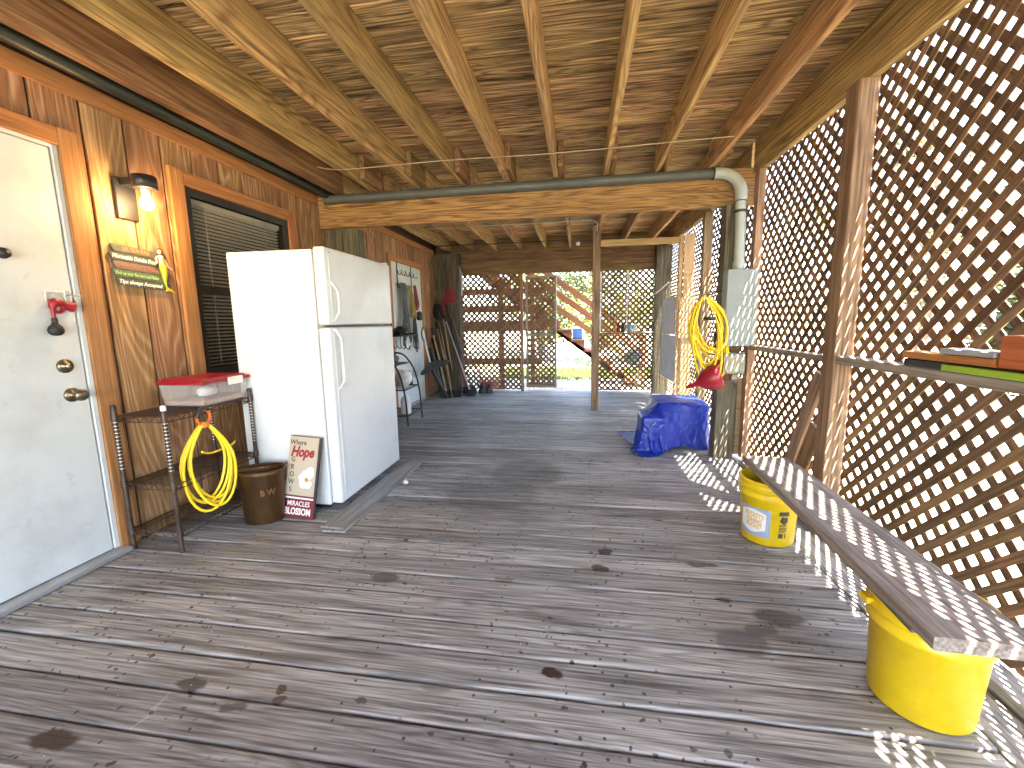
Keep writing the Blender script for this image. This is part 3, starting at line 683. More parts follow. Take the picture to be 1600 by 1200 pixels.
ribbon([(.092, .115, -.004), (.1, .124, -.004), (.11, .115, -.004), (.118, .095, -.004), (.132, .08, -.004)], [.006, .01, .01, .008, .003], P_ink, 'mermaid_hair', t)
ribbon([(.085, .08, .004), (.07, .066, .006), (.075, .048, .006), (.06, .035, .004)], [.006, .005, .005, .004], P_skin, 'mermaid_arm', t)
ribbon([(.11, .08, .004), (.13, .055, .005), (.145, .03, .004), (.165, .02, .004)], [.006, .005, .005, .004], P_skin, 'mermaid_arm', t)

# squeeze horn hanging on the door
t = thing('squeeze_horn', 'red squeeze horn with black rubber bulb hanging on the white door', 'horn', (FX, 1.63, 1.15))
hx = FX + .022
put('bracket', G().cbox(FX, FX + .003, 1.625, 1.69, 1.305, 1.352, .001).tube([(FX + .004, 1.69, 1.33), (hx, 1.7, 1.34), (hx, 1.76, 1.335)], .0025, 6), P_chrome, t)
put('trumpet', G().tube(spline([(hx, 1.632, 1.225), (hx, 1.632, 1.265), (hx, 1.636, 1.29), (hx, 1.652, 1.302), (hx, 1.672, 1.296), (hx, 1.69, 1.288), (hx, 1.712, 1.282)], 4), _lerp([.007, .009, .016, .022, .015, .014, .02, .026], 25), 14), P_red, t)
put('coil_tube', G().tube(arc((hx, 1.652, 1.277), .021, 0, 360, 20, 'yz'), .008, 8), P_red, t)
put('collar', G().lathe([(.009, 0), (.011, .006), (.011, .02), (.009, .026)], 14, (hx, 1.632, 1.205)), P_rubber, t)
put('rubber_bulb', G().lathe([(.0001, -.03), (.016, -.028), (.026, -.018), (.029, -.004), (.024, .012), (.013, .023), (.01, .032)], 18, (hx, 1.631, 1.178)), P_rubber, t)

# wire shelf
t = thing('wire_shelf', 'brown three tier wire shelf beside the white door', 'shelf', (-2.21, 2.08, 0))
x0, x1, y0, y1 = -2.36, -2.062, 1.795, 2.365
ZS = (.112, .37, .73)
for xx in (x0, x1):
    for yy in (y0, y1):
        pp = put('leg', G().tube([(xx, yy, .003), (xx, yy, .775)], .0115, 12), P_brownm, t)
        for q in range(14): sub('ring_groove', G().lathe([(.0118, 0), (.0124, .002), (.0118, .004)], 12, (xx, yy, .45 + q * .019)), P_chrome, pp)
        sub('end_cap', G().lathe([(.0128, 0), (.0128, .022), (.008, .026), (.0001, .027)], 12, (xx, yy, .765)), P_whitep if (xx == x1 and yy == y0) else P_blackp, pp)
        for z in ZS: sub('sleeve', G().lathe([(.0165, -.02), (.0135, .02)], 12, (xx, yy, z)), P_brownm, pp)
for z in ZS:
    s_ = put('shelf_tray', G().tube([(x0, y0, z), (x1, y0, z), (x1, y1, z), (x0, y1, z)], .0035, 6, closed=True).tube([(x0, y0, z - .028), (x1, y0, z - .028), (x1, y1, z - .028), (x0, y1, z - .028)], .003, 6, closed=True), P_brownm, t)
    ww = G()
    for q in range(1, 22):
        xx = x0 + (x1 - x0) * q / 22; ww.tube([(xx, y0, z + .003), (xx, y1, z + .003)], .0017, 5)
    for q in range(1, 4): ww.tube([(x0, y0 + (y1 - y0) * q / 4, z - .002), (x1, y0 + (y1 - y0) * q / 4, z - .002)], .0026, 5)
    sub('wire_grid', ww, P_brownm, s_)
    zz = G()
    for (ax, c0, c1, k0, n_) in ((0, x0, x1, y0, 10), (0, x0, x1, y1, 10), (1, y0, y1, x0, 18), (1, y0, y1, x1, 18)):
        pts = [((c0 + (c1 - c0) * q / n_, k0, z - (.028 if q % 2 else 0)) if ax == 0 else (k0, c0 + (c1 - c0) * q / n_, z - (.028 if q % 2 else 0))) for q in range(n_ + 1)]
        zz.tube(pts, .002, 5, smooth=False)
    sub('zigzag_wire', zz, P_brownm, s_)

# storage bin on the shelf
t = thing('storage_bin', 'clear plastic bin with red lid on top of the wire shelf', 'bin', (-2.2, 2.15, .737))
bz = .737
def taper(x0, x1, y0, y1, z0, z1, d, c=.012):
    g = G(); 
    def ring(dx, z):
        X0, X1, Y0, Y1 = x0 - dx, x1 + dx, y0 - dx, y1 + dx; out = []
        for cx, cy, a in ((X1 - c, Y1 - c, 0), (X0 + c, Y1 - c, 90), (X0 + c, Y0 + c, 180), (X1 - c, Y0 + c, 270)):
            out += [(cx + c * math.cos(R(a + 30 * k)), cy + c * math.sin(R(a + 30 * k)), z) for k in range(4)]
        return out
    a, b_ = ring(0, z0), ring(d, z1); n = len(a)
    g.add(a + b_, [(k, (k + 1) % n, n + (k + 1) % n, n + k) for k in range(n)], False); g.add(a, [tuple(range(n))[::-1]]); return g, b_
g1, rim = taper(-2.335, -2.075, 2.04, 2.36, bz, bz + .125, .012)
put('clear_body', g1, M_bin, t)
put('seed_fill', G().cbox(-2.328, -2.083, 2.047, 2.352, bz + .004, bz + .028, .006), P_seed, t)
gl, _ = taper(-2.355, -2.055, 2.022, 2.378, bz + .122, bz + .14, .002); gl.add(_, [tuple(range(len(_)))])
g2, r2 = taper(-2.34, -2.07, 2.037, 2.363, bz + .14, bz + .152, -.008); gl.add(g2.v, g2.f); gl.add(r2, [tuple(range(len(r2)))])
lid = put('lid', gl, P_red, t)
sub('latch', G().cbox(-2.056, -2.046, 2.2, 2.31, bz + .1, bz + .145, .003), P_whitep, lid)
put('scoop_inside', G().lathe([(.0001, 0), (.03, .002), (.034, .06), (.03, .12), (.0001, .14)], 16, (-2.12, 2.07, bz + .075), M=Matrix.Rotation(-math.pi / 2, 4, 'X') @ Matrix.Scale(.8, 4)), P_whitep, t)

# coil helper: loops hung from a hook
def coil(loops, c, rx, rz, r_, axis_u, axis_n, drop=.0, seed=1, jitter=.02, n=28):
    """hanging loops: c is the hang point; axis_u horizontal unit vector, axis_n depth"""
    rg = random.Random(seed); pts = []; U = Vector(axis_u); N = Vector(axis_n)
    for k in range(loops):
        ax = rx * rg.uniform(1 - jitter * 4, 1 + jitter * 3); az = rz * rg.uniform(1 - jitter * 4, 1 + jitter * 4); dn_ = rg.uniform(-1, 1) * .012 + (k - loops / 2) * r_ * .9; sk = rg.uniform(-.02, .02)
        for i in range(n):
            a = math.pi / 2 + 6.28318 * i / n
            w_ = math.sin(a) ; narrow = 1 - .55 * max(0, w_) ** 2
            pts.append(Vector(c) + U * (ax * math.cos(a) * narrow + sk * (1 - w_)) + Vector((0, 0, az * (w_ - 1))) + N * (dn_ * (1 - .6 * max(0, w_))))
    return pts
t = thing('extension_cord', 'yellow extension cord coiled and hung from the wire shelf front corner', 'cord', (-2.02, 2.0, .3))
cp = coil(6, (-2.035, 1.99, .655), .115, .235, .0078, (.35, .94, 0), (.94, -.35, 0), seed=4)
put('cable', G().tube(cp, .0078, 8), P_cord, t)
put('cable_tail', G().tube(spline([cp[-1], (-2.03, 2.1, .5), (-2.035, 2.16, .44), (-2.02, 2.13, .36)], 8), .0066, 8), P_cord, t)
put('plug', G().lathe([(.009, 0), (.013, .008), (.015, .03), (.012, .045), (.0001, .046)], 14, (-2.02, 2.122, .33)), paint('clear orange plug', (.75, .5, .35), .3), t)
put('cable_end', G().tube(spline([(-2.04, 1.96, .5), (-2.06, 2.04, .47), (-2.06, 2.17, .475), (-2.09, 2.24, .48)], 8), .0062, 8), P_cord, t)
st = thing('cord_strap', 'orange and black strap holding the yellow cord on the wire shelf', 'strap', (-2.035, 1.99, .65))
put('band', G().tube(arc((-2.035, 1.99, .69), .042, 0, 360, 24, 'yz'), .0075, 6), P_orange, st)
put('grip', G().tube(arc((-2.026, 1.988, .7), .04, 40, 190, 14, 'yz'), .011, 8), P_blackp, st)
put('collar', G().lathe([(.022, -.012), (.024, 0), (.022, .012)], 12, (-2.035, 1.99, .645)), P_orange, st)

# bronze waste bin
t = thing('waste_bin', 'oval bronze metal waste bin with raised monogram beside the shelf', 'bin', (-1.9, 2.2, 0), absolute=False, rotz=R(18))
prof = [(.108, .003), (.11, .012), (.128, .3), (.136, .325), (.133, .327), (.125, .3), (.104, .014), (.0001, .013)]
put('body', G().lathe(prof, 40, sx=1.02, sy=.72), P_copper, t, center=False)
put('rim', G().tube([(.139 * 1.02 * math.cos(R(a)), .139 * .72 * math.sin(R(a)), .327) for a in range(0, 360, 9)], .004, 8, closed=True), P_copper, t, center=False)
for s_, dx in (('B', .035), ('W', .078)):
    ang = math.asin(dx / .122); 
    M = frame((dx, -.125 * .72 * math.cos(ang) - .003, .2), (math.cos(ang * .8), math.sin(ang * .8), 0), (.0, -.06, 1))
    put('lettering', text_mesh(s_, .055, M, .0025, 0, .0012, xs=.8), P_copperd, t, center=False)

# Hope sign leaning on the fridge side
t = thing('hope_sign', 'narrow painted flower sign reading Where Hope Grows leaning on the fridge', 'sign', (-1.71, 2.235, 0), absolute=False)
t.rotation_euler = (R(-13), R(2.5), R(-3)); t.location = (-1.71, 2.236, .006)
W2, HH = .108, .498
def sg(x0, x1, z0, z1, m, nm, dep=.0): return put(nm, G().box(x0, x1, -.0012 - dep, 0, z0, z1), m, t, center=False)
put('board', G().cbox(-W2, W2, .0005, .018, 0, HH, .002), P_ink, t, center=False)
sg(-W2 + .002, W2 - .012, .135, HH - .003, P_cream, 'printed_panel'); sg(-W2 + .002, W2 - .002, .002, .112, P_wine, 'lower_panel')
sg(-W2 + .002, W2 - .012, .124, .134, P_wine, 'stripe'); sg(-W2 + .004, W2 - .012, .1135, .1235, P_lettw, 'stripe')
def tx(s_, size, x, z, m, shear=0, bold=.0008, xs=1.):
    put('lettering', text_mesh(s_, size, frame((x, -.0018, z), (1, 0, 0), (0, 0, 1)), .0005, shear, bold, xs), m, t, center=False)
tx('Where', .044, -.045, .458, P_ink, 0, .0004, .9); tx('Hope', .088, -.012, .4, P_winel, .28, .0035, .8)
for k, ch in enumerate('GROWS'): tx(ch, .044, -.07, .352 - k * .046, P_ink, 0, .0004, .9)
tx('MIRACLES', .042, -.002, .084, P_lettw, 0, .0004, .84); tx('BLOSSOM', .056, -.004, .036, P_lettw, 0, .0018, .74)
cx_, cz_ = .038, .235
for k, (a, L_, wd) in enumerate(((165, .06, .032), (70, .085, .034), (232, .062, .034), (290, .055, .03), (115, .06, .026))):
    d = Vector((math.cos(R(a)), 0, math.sin(R(a)))); nn = Vector((-d.z, 0, d.x)); o_ = Vector((cx_, -.0018 - .0005 * k, cz_))
    pts = [o_ + d * (L_ * q) + nn * (wd * s_ * math.sin(math.pi * min(1, q * .92 + .05)) ** .8) for s_ in (-1, 1) for q in ([0, .25, .5, .75, .95] if s_ < 0 else [1, .95, .75, .5, .25])]
    pts = [Vector((min(max(p.x, -.06), W2 - .013), p.y, p.z)) for p in pts]
    put('petal', G().add(pts, [tuple(range(len(pts)))]), P_petal, t, center=False)
put('flower_centre', G().lathe([(.015, 0), (.012, .003), (.0001, .005)], 16, (cx_, -.0044, cz_), M=Matrix.Rotation(math.pi / 2, 4, 'X')), P_gold, t, center=False)

# refrigerator
t = thing('refrigerator', 'white top freezer refrigerator standing against the window wall', 'refrigerator', (-1.8, 2.83, 0))
FY0, FY1 = 2.38, 3.27
put('cabinet', G().cbox(-2.14, -1.572, FY0 + .004, FY1 - .004, .03, 1.625, .006, 2), P_fridge, t)
put('plinth', G().box(-2.12, -1.6, FY0 + .03, FY1 - .03, .003, .03), P_blackp, t)
put('door_seal', G().box(-1.5715, -1.563, FY0 + .015, FY1 - .015, .06, 1.61), P_gasket, t)
def fdoor(nm, z0, z1, hz0, hz1):
    d = put(nm, G().cbox(-1.5625, -1.49, FY0, FY1, z0, z1, .014, 4, True), P_fridge, t)
    hy = FY0 + .055; hx_ = -1.488
    hp = [(hx_ - .004, hy, hz0), (hx_ + .012, hy, hz0 + .005), (hx_ + .042, hy, hz0 + .05), (hx_ + .044, hy, hz0 + .08), (hx_ + .044, hy, hz1 - .08), (hx_ + .042, hy, hz1 - .05), (hx_ + .012, hy, hz1 - .005), (hx_ - .004, hy, hz1)]
    hg = G(); prev = None
    for a, b_ in zip(hp, hp[1:]):
        hg2 = stick(a, b_, .026, .014, (1, 0, .01)); hg.add(hg2.v, hg2.f)
    sub('handle', hg, P_fridge, d)
    sub('handle_strip', G().cbox(-1.4895, -1.486, hy - .014, hy + .014, z0 + .03, z1 - .03, .001), P_fridge, d)
    return d
fdoor('freezer_door', 1.178, 1.638, 1.2, 1.43); dd = fdoor('fridge_door', .045, 1.162, .78, 1.15)
put('hinge', G().cbox(-1.563, -1.53, FY0 - .003, FY0 + .02, 1.163, 1.177, .001), P_chrome, t)
put('hinge', G().cbox(-1.56, -1.5, FY1 - .05, FY1 - .01, 1.6385, 1.65, .002), P_whitep, t)
put('badge', G().cbox(-1.4898, -1.4885, FY0 + .05, FY0 + .068, 1.585, 1.612, .0004), P_blackp, t)

# loose vinyl planks beside the fridge
tag(put('vinyl_plank', beam(-1.46, -1.315, 2.1, 3.32, .002, .012, .002, 1), P_vinyl), 'lower of two grey vinyl planks on the deck along the fridge', 'plank')
o = put('vinyl_plank', beam(-.072, .072, -.605, .605, .0, .01, .002, 1), P_vinyl); o.location = (-1.394, 2.725, .0185); o.rotation_euler = (0, 0, R(-1.2)); tag(o, 'upper of two grey vinyl planks on the deck along the fridge', 'plank')
tag(put('crumpled_wrapper', G().lathe([(.0001, 0), (.018, .002), (.024, .012), (.015, .024), (.0001, .03)], 7, (-1.27, 2.86, .002), smooth=False), paint('clear wrapper', (.6, .6, .6), .2)), 'small crumpled clear wrapper on the deck beside the vinyl planks', 'litter')

# ---------------------------------------------------------------- conduits, wires
t = thing('conduit', 'thick grey conduit along the cross beam bending down to the electrical box', 'conduit', (0, 3.75, 2.27))
ex = 1.222
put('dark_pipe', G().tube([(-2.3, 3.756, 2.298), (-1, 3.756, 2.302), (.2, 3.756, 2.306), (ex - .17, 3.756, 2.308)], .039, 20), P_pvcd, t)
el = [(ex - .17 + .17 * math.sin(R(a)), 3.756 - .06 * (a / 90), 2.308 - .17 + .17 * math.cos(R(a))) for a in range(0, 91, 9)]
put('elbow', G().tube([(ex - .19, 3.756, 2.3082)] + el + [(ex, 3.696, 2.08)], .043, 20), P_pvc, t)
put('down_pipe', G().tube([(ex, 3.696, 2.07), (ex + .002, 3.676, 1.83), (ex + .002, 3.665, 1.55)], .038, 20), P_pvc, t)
put('pipe_coupling', G().lathe([(.046, 0), (.046, .05), (.04, .06)], 20, (ex + .002, 3.666, 1.562)), P_pvc, t)
for x in (-1.6, -.62): put('pipe_joint', G().tube([(x, 3.756, 2.303), (x + .06, 3.756, 2.303)], .0425, 20), P_pvcd, t)
put('strap', G().tube([(ex + .001, 3.696, 2.005), (ex + .001, 3.694, 1.985)], .0445, 20), P_tape, t)
put('strap', G().tube([(ex - .205, 3.756, 2.307), (ex - .188, 3.756, 2.307)], .0455, 20), P_tape, t)
tag(put('conduit', G().tube([(-2.265, -3.5, 2.345), (-2.265, 1, 2.347), (-2.265, 3.745, 2.335)], .032, 16), P_pvcb), 'black green conduit running along the top of the house wall', 'conduit')
def wire(pts, r_, m, label): tag(put('cable', G().tube(spline(pts, 6), r_, 6), m), label, 'cable')
wire([(-2.0, 3.2, 2.38), (-1.78, 3.2, 2.345), (-.99, 3.18, 2.346), (-.2, 3.2, 2.345), (.59, 3.17, 2.347), (.98, 3.15, 2.346)], .0038, paint('pale cable', (.36, .27, .16), .6), 'pale cable stapled across the near joists before the cross beam')
wire([(-1.9, 5.3, 2.342), (-1.1, 5.32, 2.344), (-.3, 5.3, 2.342), (.15, 5.33, 2.343), (.2, 5.6, 2.28)], .006, paint('pale grey cable', (.45, .4, .33), .6), 'pale cable stapled under the joists of the far bay')
wire([(-2.2, 6.5, 2.342), (-1.2, 6.52, 2.343), (-.3, 6.5, 2.342)], .008, P_pvcb, 'dark cable under the far joists near the back header')
wire([(.745, 7.14, 1.93), (.84, 7.1, 1.62), (.98, 7.0, 1.53), (1.12, 6.9, 1.56), (1.29, 6.7, 1.72)], .009, P_whitep, 'pale cable sagging in front of the right back lattice')
t = thing('sensor_light', 'small grey sensor light fixed under the far joists', 'light', (-.03, 6.4, 2.25))
put('box', G().cbox(-.07, .0, 6.4, 6.46, 2.29, 2.35, .006), P_pvcd, t); put('lens', G().lathe([(.024, 0), (.028, .02), (.028, .04)], 14, (-.035, 6.42, 2.255)), P_whitep, t)

# ---------------------------------------------------------------- right side
t = thing('electrical_box', 'tall grey metal electrical box on the thick old post', 'electrical box', (1.25, 3.65, .97))
put('case', G().cbox(1.13, 1.345, 3.602, 3.719, .965, 1.545, .004), P_galv, t)
put('cover', G().cbox(1.127, 1.348, 3.592, 3.6015, .962, 1.553, .003), P_galv, t)
put('latch', G().cbox(1.12, 1.13, 3.61, 3.63, 1.2, 1.26, .002), P_chrome, t)
t = thing('outlet_box', 'small weathered outlet box with cover below the electrical box', 'outlet box', (1.23, 3.68, .68))
put('backing_board', G().cbox(1.12, 1.285, 3.702, 3.7185, .64, .945, .003), M_backx, t)
put('case', G().cbox(1.14, 1.31, 3.635, 3.701, .735, .905, .008, 2), P_galvb, t)
put('flip_cover', G().cbox(1.15, 1.3, 3.612, 3.634, .745, .895, .01, 2), P_galvb, t)
put('side_hinge', G().tube([(1.146, 3.625, .755), (1.146, 3.625, .885)], .006, 8), P_galvb, t)
put('spout', G().cbox(1.21, 1.255, 3.63, 3.69, .685, .734, .006), P_galvb, t)
put('feed_tube', G().tube(spline([(1.113, 3.7, .96), (1.113, 3.7, .75), (1.125, 3.69, .69), (1.18, 3.68, .675), (1.24, 3.675, .672), (1.262, 3.67, .62)], 6), .009, 8), P_pvcd, t)

t = thing('extension_cord', 'yellow extension cord in big loops hung on the electrical box post', 'cord', (1.12, 3.95, .7))
cp = coil(18, (1.12, 3.68, 1.375), .135, .285, .0075, (.86, -.3, 0), (-.3, -.86, 0), seed=9, jitter=.075, n=32)
ang = Matrix.Translation((1.12, 3.68, 1.375)) @ Matrix.Rotation(R(-9), 4, 'Y') @ Matrix.Translation((-1.12, -3.68, -1.375))
cp = [ang @ p + Vector((-.145, -.03, -.02)) for p in cp]
put('cable', G().tube(cp, .0075, 8), P_cord, t)
put('tie', G().tube(arc((1.02, 3.62, 1.18), .04, 0, 360, 16, 'xy'), .014, 8), P_blackp, t)
put('socket_end', G().cbox(1.06, 1.1, 3.62, 3.66, .95, 1.06, .008), P_blackp, t)
put('hook', G().tube([(1.13, 3.76, 1.4), (1.09, 3.7, 1.39), (1.0, 3.64, 1.36), (1.0, 3.62, 1.39)], .006, 8), P_chrome, t)
t = thing('funnel', 'red plastic funnel hung under the yellow cord coil', 'funnel', (1.05, 3.62, .72))
Mf = Matrix.Translation((1.05, 3.62, .70)) @ Matrix.Rotation(R(-112), 4, 'Y')
put('cone', G().lathe([(.098, -.06), (.104, -.055), (.104, -.045), (.098, .0), (.075, .06), (.035, .1), (.022, .115), (.012, .2), (.009, .2), (.018, .115), (.03, .1), (.07, .06), (.092, 0), (.094, -.055)], 28, M=Mf), P_red, t)
put('hanging_tab', G().cbox(1.06, 1.09, 3.612, 3.62, .78, .86, .003), P_red, t)

# tarp covered pile
import numpy as np
def tarp_cloth():
    n, m = 84, 78; W_, H_ = .94, 1.04
    rs = np.random.RandomState(5)
    gx, gy = np.meshgrid(np.linspace(-W_ / 2, W_ / 2, n), np.linspace(-H_ / 2, H_ / 2, m), indexing='ij')
    ca, sa = math.cos(.16), math.sin(.16)
    P = np.stack([.85 + gx * ca - gy * sa, 4.17 + gx * sa + gy * ca, np.full_like(gx, .5)], -1)
    P[..., 2] += .012 * np.sin(gx * 11 + gy * 4) + .01 * np.sin(gy * 17 - gx * 6) + rs.uniform(-.002, .002, gx.shape)
    V = np.zeros_like(P); dx, dy = W_ / (n - 1), H_ / (m - 1)
    boxes = [(np.array((1.21, 3.5, 1)), np.array((.065, .36, 1))), (np.array((.92, 4.2, .2)), np.array((.2, .22, .2))), (np.array((.67, 4.0, .15)), np.array((.09, .13, .15)))]; rad = .03
    cons = []
    for (ox, oy, L_) in ((1, 0, dx), (0, 1, dy), (1, 1, math.hypot(dx, dy)), (1, -1, math.hypot(dx, dy)), (2, 0, 2 * dx), (0, 2, 2 * dy)):
        a = (slice(0, n - ox), slice(max(0, -oy), m - max(0, oy))); b_ = (slice(ox, n), slice(max(0, oy), m - max(0, -oy)))
        cons.append((a, b_, L_, .45 if ox + abs(oy) == 1 else (.25 if ox < 2 and abs(oy) < 2 else .03)))
    dt = .012
    for it in range(200):
        V[..., 2] -= 9.8 * dt; V *= .98; Q = P + V * dt
        hit = np.zeros((n, m), bool)
        for k in range(10):
            for a, b_, L_, st_ in cons:
                d = Q[b_] - Q[a]; l = np.sqrt((d * d).sum(-1, keepdims=True)) + 1e-9; c_ = d * ((l - L_) / l) * st_ 
                Q[a] += c_; Q[b_] -= c_
            for c_, h_ in boxes:
                q = Q - c_; e = np.abs(q) - h_; o_ = np.maximum(e, 0); l = np.sqrt((o_ * o_).sum(-1)); sd_ = l + np.minimum(e.max(-1), 0)
                ins = sd_ < rad
                if ins.any():
                    N = np.sign(q) * o_ / np.maximum(l, 1e-6)[..., None]
                    deep = ins & (l <= 1e-6)
                    N = np.where(deep[..., None], np.sign(q) * np.eye(3)[e.argmax(-1)], N)
                    Q = Q + np.where(ins[..., None], N * (rad - sd_)[..., None], 0); hit |= ins
            Q[..., 2] = np.maximum(Q[..., 2], .006)
            pass
        V = (Q - P) / dt; V[hit | (Q[..., 2] < .008)] *= .35
        sp = np.sqrt((V * V).sum(-1, keepdims=True)); V *= np.minimum(1, 2.5 / np.maximum(sp, 1e-6)); P = Q
    # stiff plastic creases: push along the surface normal by ridged noise in sheet coordinates
    du = np.gradient(P, axis=0); dv = np.gradient(P, axis=1); N = np.cross(du, dv); N /= np.linalg.norm(N, axis=-1, keepdims=True) + 1e-9
    N *= np.where(N[42, 39, 2] < 0, -1, 1)
    cr = np.zeros((n, m))
    for i in range(n):
        for j in range(m):
            q = Vector((gx[i, j] * 5, gy[i, j] * 5, 1.7)); cr[i, j] = .014 * (.3 - abs(noise.noise(q))) + .007 * (.3 - abs(noise.noise(q * 2.7))) + .003 * noise.noise(q * 6)
    P = P + N * (cr * np.clip(P[..., 2] * 12, 0, 1))[..., None]; P[..., 2] = np.maximum(P[..., 2], .005)
    g = G(); g.add(P.reshape(-1, 3).tolist(), [(i * m + j, (i + 1) * m + j, (i + 1) * m + j + 1, i * m + j + 1) for i in range(n - 1) for j in range(m - 1)], True)
    return g, P
mt, nt, b = _base('blue tarp plastic')
v, rnd = _coords(nt, True)
b.inputs['Base Color'].default_value = (.006, .026, .3, 1)
b.inputs['Roughness'].default_value = .33; b.inputs['Specular IOR Level'].default_value = .5
vo = _n(nt, 'ShaderNodeTexVoronoi'); vo.feature = 'DISTANCE_TO_EDGE'; vo.inputs['Scale'].default_value = 13
dv = _n(nt, 'ShaderNodeVectorMath', operation='MULTIPLY_ADD'); nz = _n(nt, 'ShaderNodeTexNoise'); nz.inputs['Scale'].default_value = 9; nt.links.new(v, nz.inputs['Vector'])
nt.links.new(nz.outputs['Color'], dv.inputs[0]); dv.inputs[1].default_value = (.12, .12, .12); nt.links.new(v, dv.inputs[2]); nt.links.new(dv.outputs[0], vo.inputs['Vector'])
bp = _n(nt, 'ShaderNodeBump'); bp.inputs['Strength'].default_value = .5; bp.inputs['Distance'].default_value = .012
nt.links.new(_math(nt, 'ADD', _math(nt, 'POWER', vo.outputs['Distance'], .5), _math(nt, 'MULTIPLY', _noise(nt, v, 28, 3), .35)), bp.inputs['Height']); nt.links.new(bp.outputs[0], b.inputs['Normal'])
t = thing('tarp_bundle', 'blue tarp draped over a low pile beside the thick old post', 'tarp', (.86, 4.12, 0))
tg_, TP = tarp_cloth(); tp_o = put('tarp', tg_, mt, t)
hem = [TP[i, 0] for i in range(84)] + [TP[83, j] for j in range(1, 78)] + [TP[i, 77] for i in range(82, -1, -1)] + [TP[0, j] for j in range(76, 0, -1)]
sub('hem', G().tube([Vector(q) + Vector((0, 0, .002)) for q in hem], .0035, 5, closed=True), mt, tp_o)
for k in range(0, len(hem), 26):
    sub('eyelet', G().lathe([(.007, 0), (.011, 0), (.011, .003), (.007, .003)], 12, Vector(hem[k]) + Vector((0, 0, .004))), P_chrome, tp_o)

# buckets and bench plank
def bucket(c, h, r0, r1, label, rot, lean=0):
    t = thing('bucket', label, 'bucket', (c[0], c[1], .003), absolute=False, group='yellow buckets under the bench plank'); t.rotation_euler = (0, lean, rot)
    rr = lambda z: r0 + (r1 - r0) * z / h
    pr = [(.0001, .004), (r0 - .012, .004), (r0 - .006, 0), (r0, .006), (rr(h * .72), h * .72), (rr(h * .72) + .009, h * .72 + .003), (rr(h * .72) + .009, h * .72 + .013), (rr(h * .78), h * .78), (rr(h * .8), h * .84), (rr(h * .85) + .01, h * .845), (rr(h * .86) + .01, h * .878), (rr(h * .9), h * .885), (rr(h * .93), h * .95), (rr(h) + .006, h * .957), (rr(h) + .008, h * .985), (rr(h) + .004, h), (rr(h) - .003, h), (rr(h) - .006, h * .96), (rr(h * .5) - .005, h * .5), (r0 - .005, .012), (.0001, .011)]
    put('body', G().lathe(pr, 48), P_yellow, t, center=False); return t, rr
B1, rr = bucket((1.01, 2.36), .342, .125, .142, 'yellow bucket with blue grey label under the far end of the plank', 0)
def wrap(g, rr, a0, out):     # bend a flat drawing (x across, z up) round the bucket, a0 = facing angle
    vs = []
    for x, d, z in g.v:
        r_ = rr(z) + out + d; a = a0 + x / rr(z); vs.append((r_ * math.cos(a), r_ * math.sin(a), z))
    g.v = vs; return g
def patch(x0, x1, z0, z1, n=8, cut=None):
    g = G(); 
    for k in range(n):
        xa, xb = x0 + (x1 - x0) * k / n, x0 + (x1 - x0) * (k + 1) / n
        ca, cb = (cut(xa), cut(xb)) if cut else ((z0, z1), (z0, z1))
        g.add([(xa, 0, ca[0]), (xb, 0, cb[0]), (xb, 0, cb[1]), (xa, 0, ca[1])], [(0, 1, 2, 3)], True)
    return g
AF = math.atan2(-2.36, -1.01)
lb = put('label', wrap(patch(-.14, .015, .045, .2), rr, AF, .0012), P_labelg, B1, center=False)
put('label_flag', wrap(patch(-.135, -.005, .06, .19, 10, lambda x: (.075 - .012 * math.cos((x + .07) * 40), .178 + .012 * math.cos((x + .07) * 30))), rr, AF, .002), P_lettw, B1, center=False)
for k, (s_, zz) in enumerate((("BUCKET'S", .158), ('FISHING', .128), ('BUCKET', .1))):
    gt = text_mesh(s_, .034, Matrix.Identity(4), .0, .1, .001, .62); gt.v = [(p[0] - .062, 0, zz + p[1] - p[0] * .12) for p in gt.v]
    put('lettering', wrap(gt, rr, AF, .0028), paint('amber letter paint', (.7, .4, .03), .5), B1, center=False)
ib = lambda x0, x1, z0, z1: put('printed_block', wrap(patch(x0, x1, z0, z1, 4), rr, AF, .0012), P_ink, B1, center=False)
ib(.052, .102, .178, .2)
gp = G()
for k in range(14):
    a = 6.283 * k / 14; gp.add([(.078 + .018 * math.cos(a) * (1 + .2 * (k % 2)), 0, .153 + .016 * math.sin(a) * (1 + .3 * (k % 3))), (.078 + .018 * math.cos(a + .449) * (1 + .2 * ((k + 1) % 14 % 2)), 0, .153 + .016 * math.sin(a + .449) * (1 + .3 * ((k + 1) % 14 % 3))), (.078, 0, .153)], [(0, 1, 2)])
put('printed_emblem', wrap(gp, rr, AF, .0012), P_ink, B1, center=False)
for zz in (.128, .121, .112, .105, .098, .091): ib(.054, .098 - .012 * random.random(), zz - .0022, zz + .0015)
ib(.054, .076, .055, .08); ib(.084, .09, .055, .08)
B2, rr2 = bucket((1.045, 1.345), .342, .125, .142, 'yellow bucket under the near end of the plank with one side pulled out', R(0))
put('pour_tab', G().cbox(-.158, -.138, .02, .06, .29, .312, .003), P_yellow, B2, center=False)
o = put('bench_plank', beam(-.118, .118, -.72, .72, 0, .038, .005), M_bench); o.location = (1.015, 1.805, .381); o.rotation_euler = (0, 0, R(-2.6)); tag(o, 'long grey brown plank laid across two yellow buckets as a bench', 'plank')
o = put('thin_board', beam(-.03, .03, -.66, .66, 0, .014, .003), M_bench); o.location = (.955, 1.83, .353); o.rotation_euler = (0, 0, R(-4.5)); tag(o, 'thin board lying on the bucket rims under the bench plank', 'board')
tag(put('leaning_board', G(), M_post), '', '') if False else None
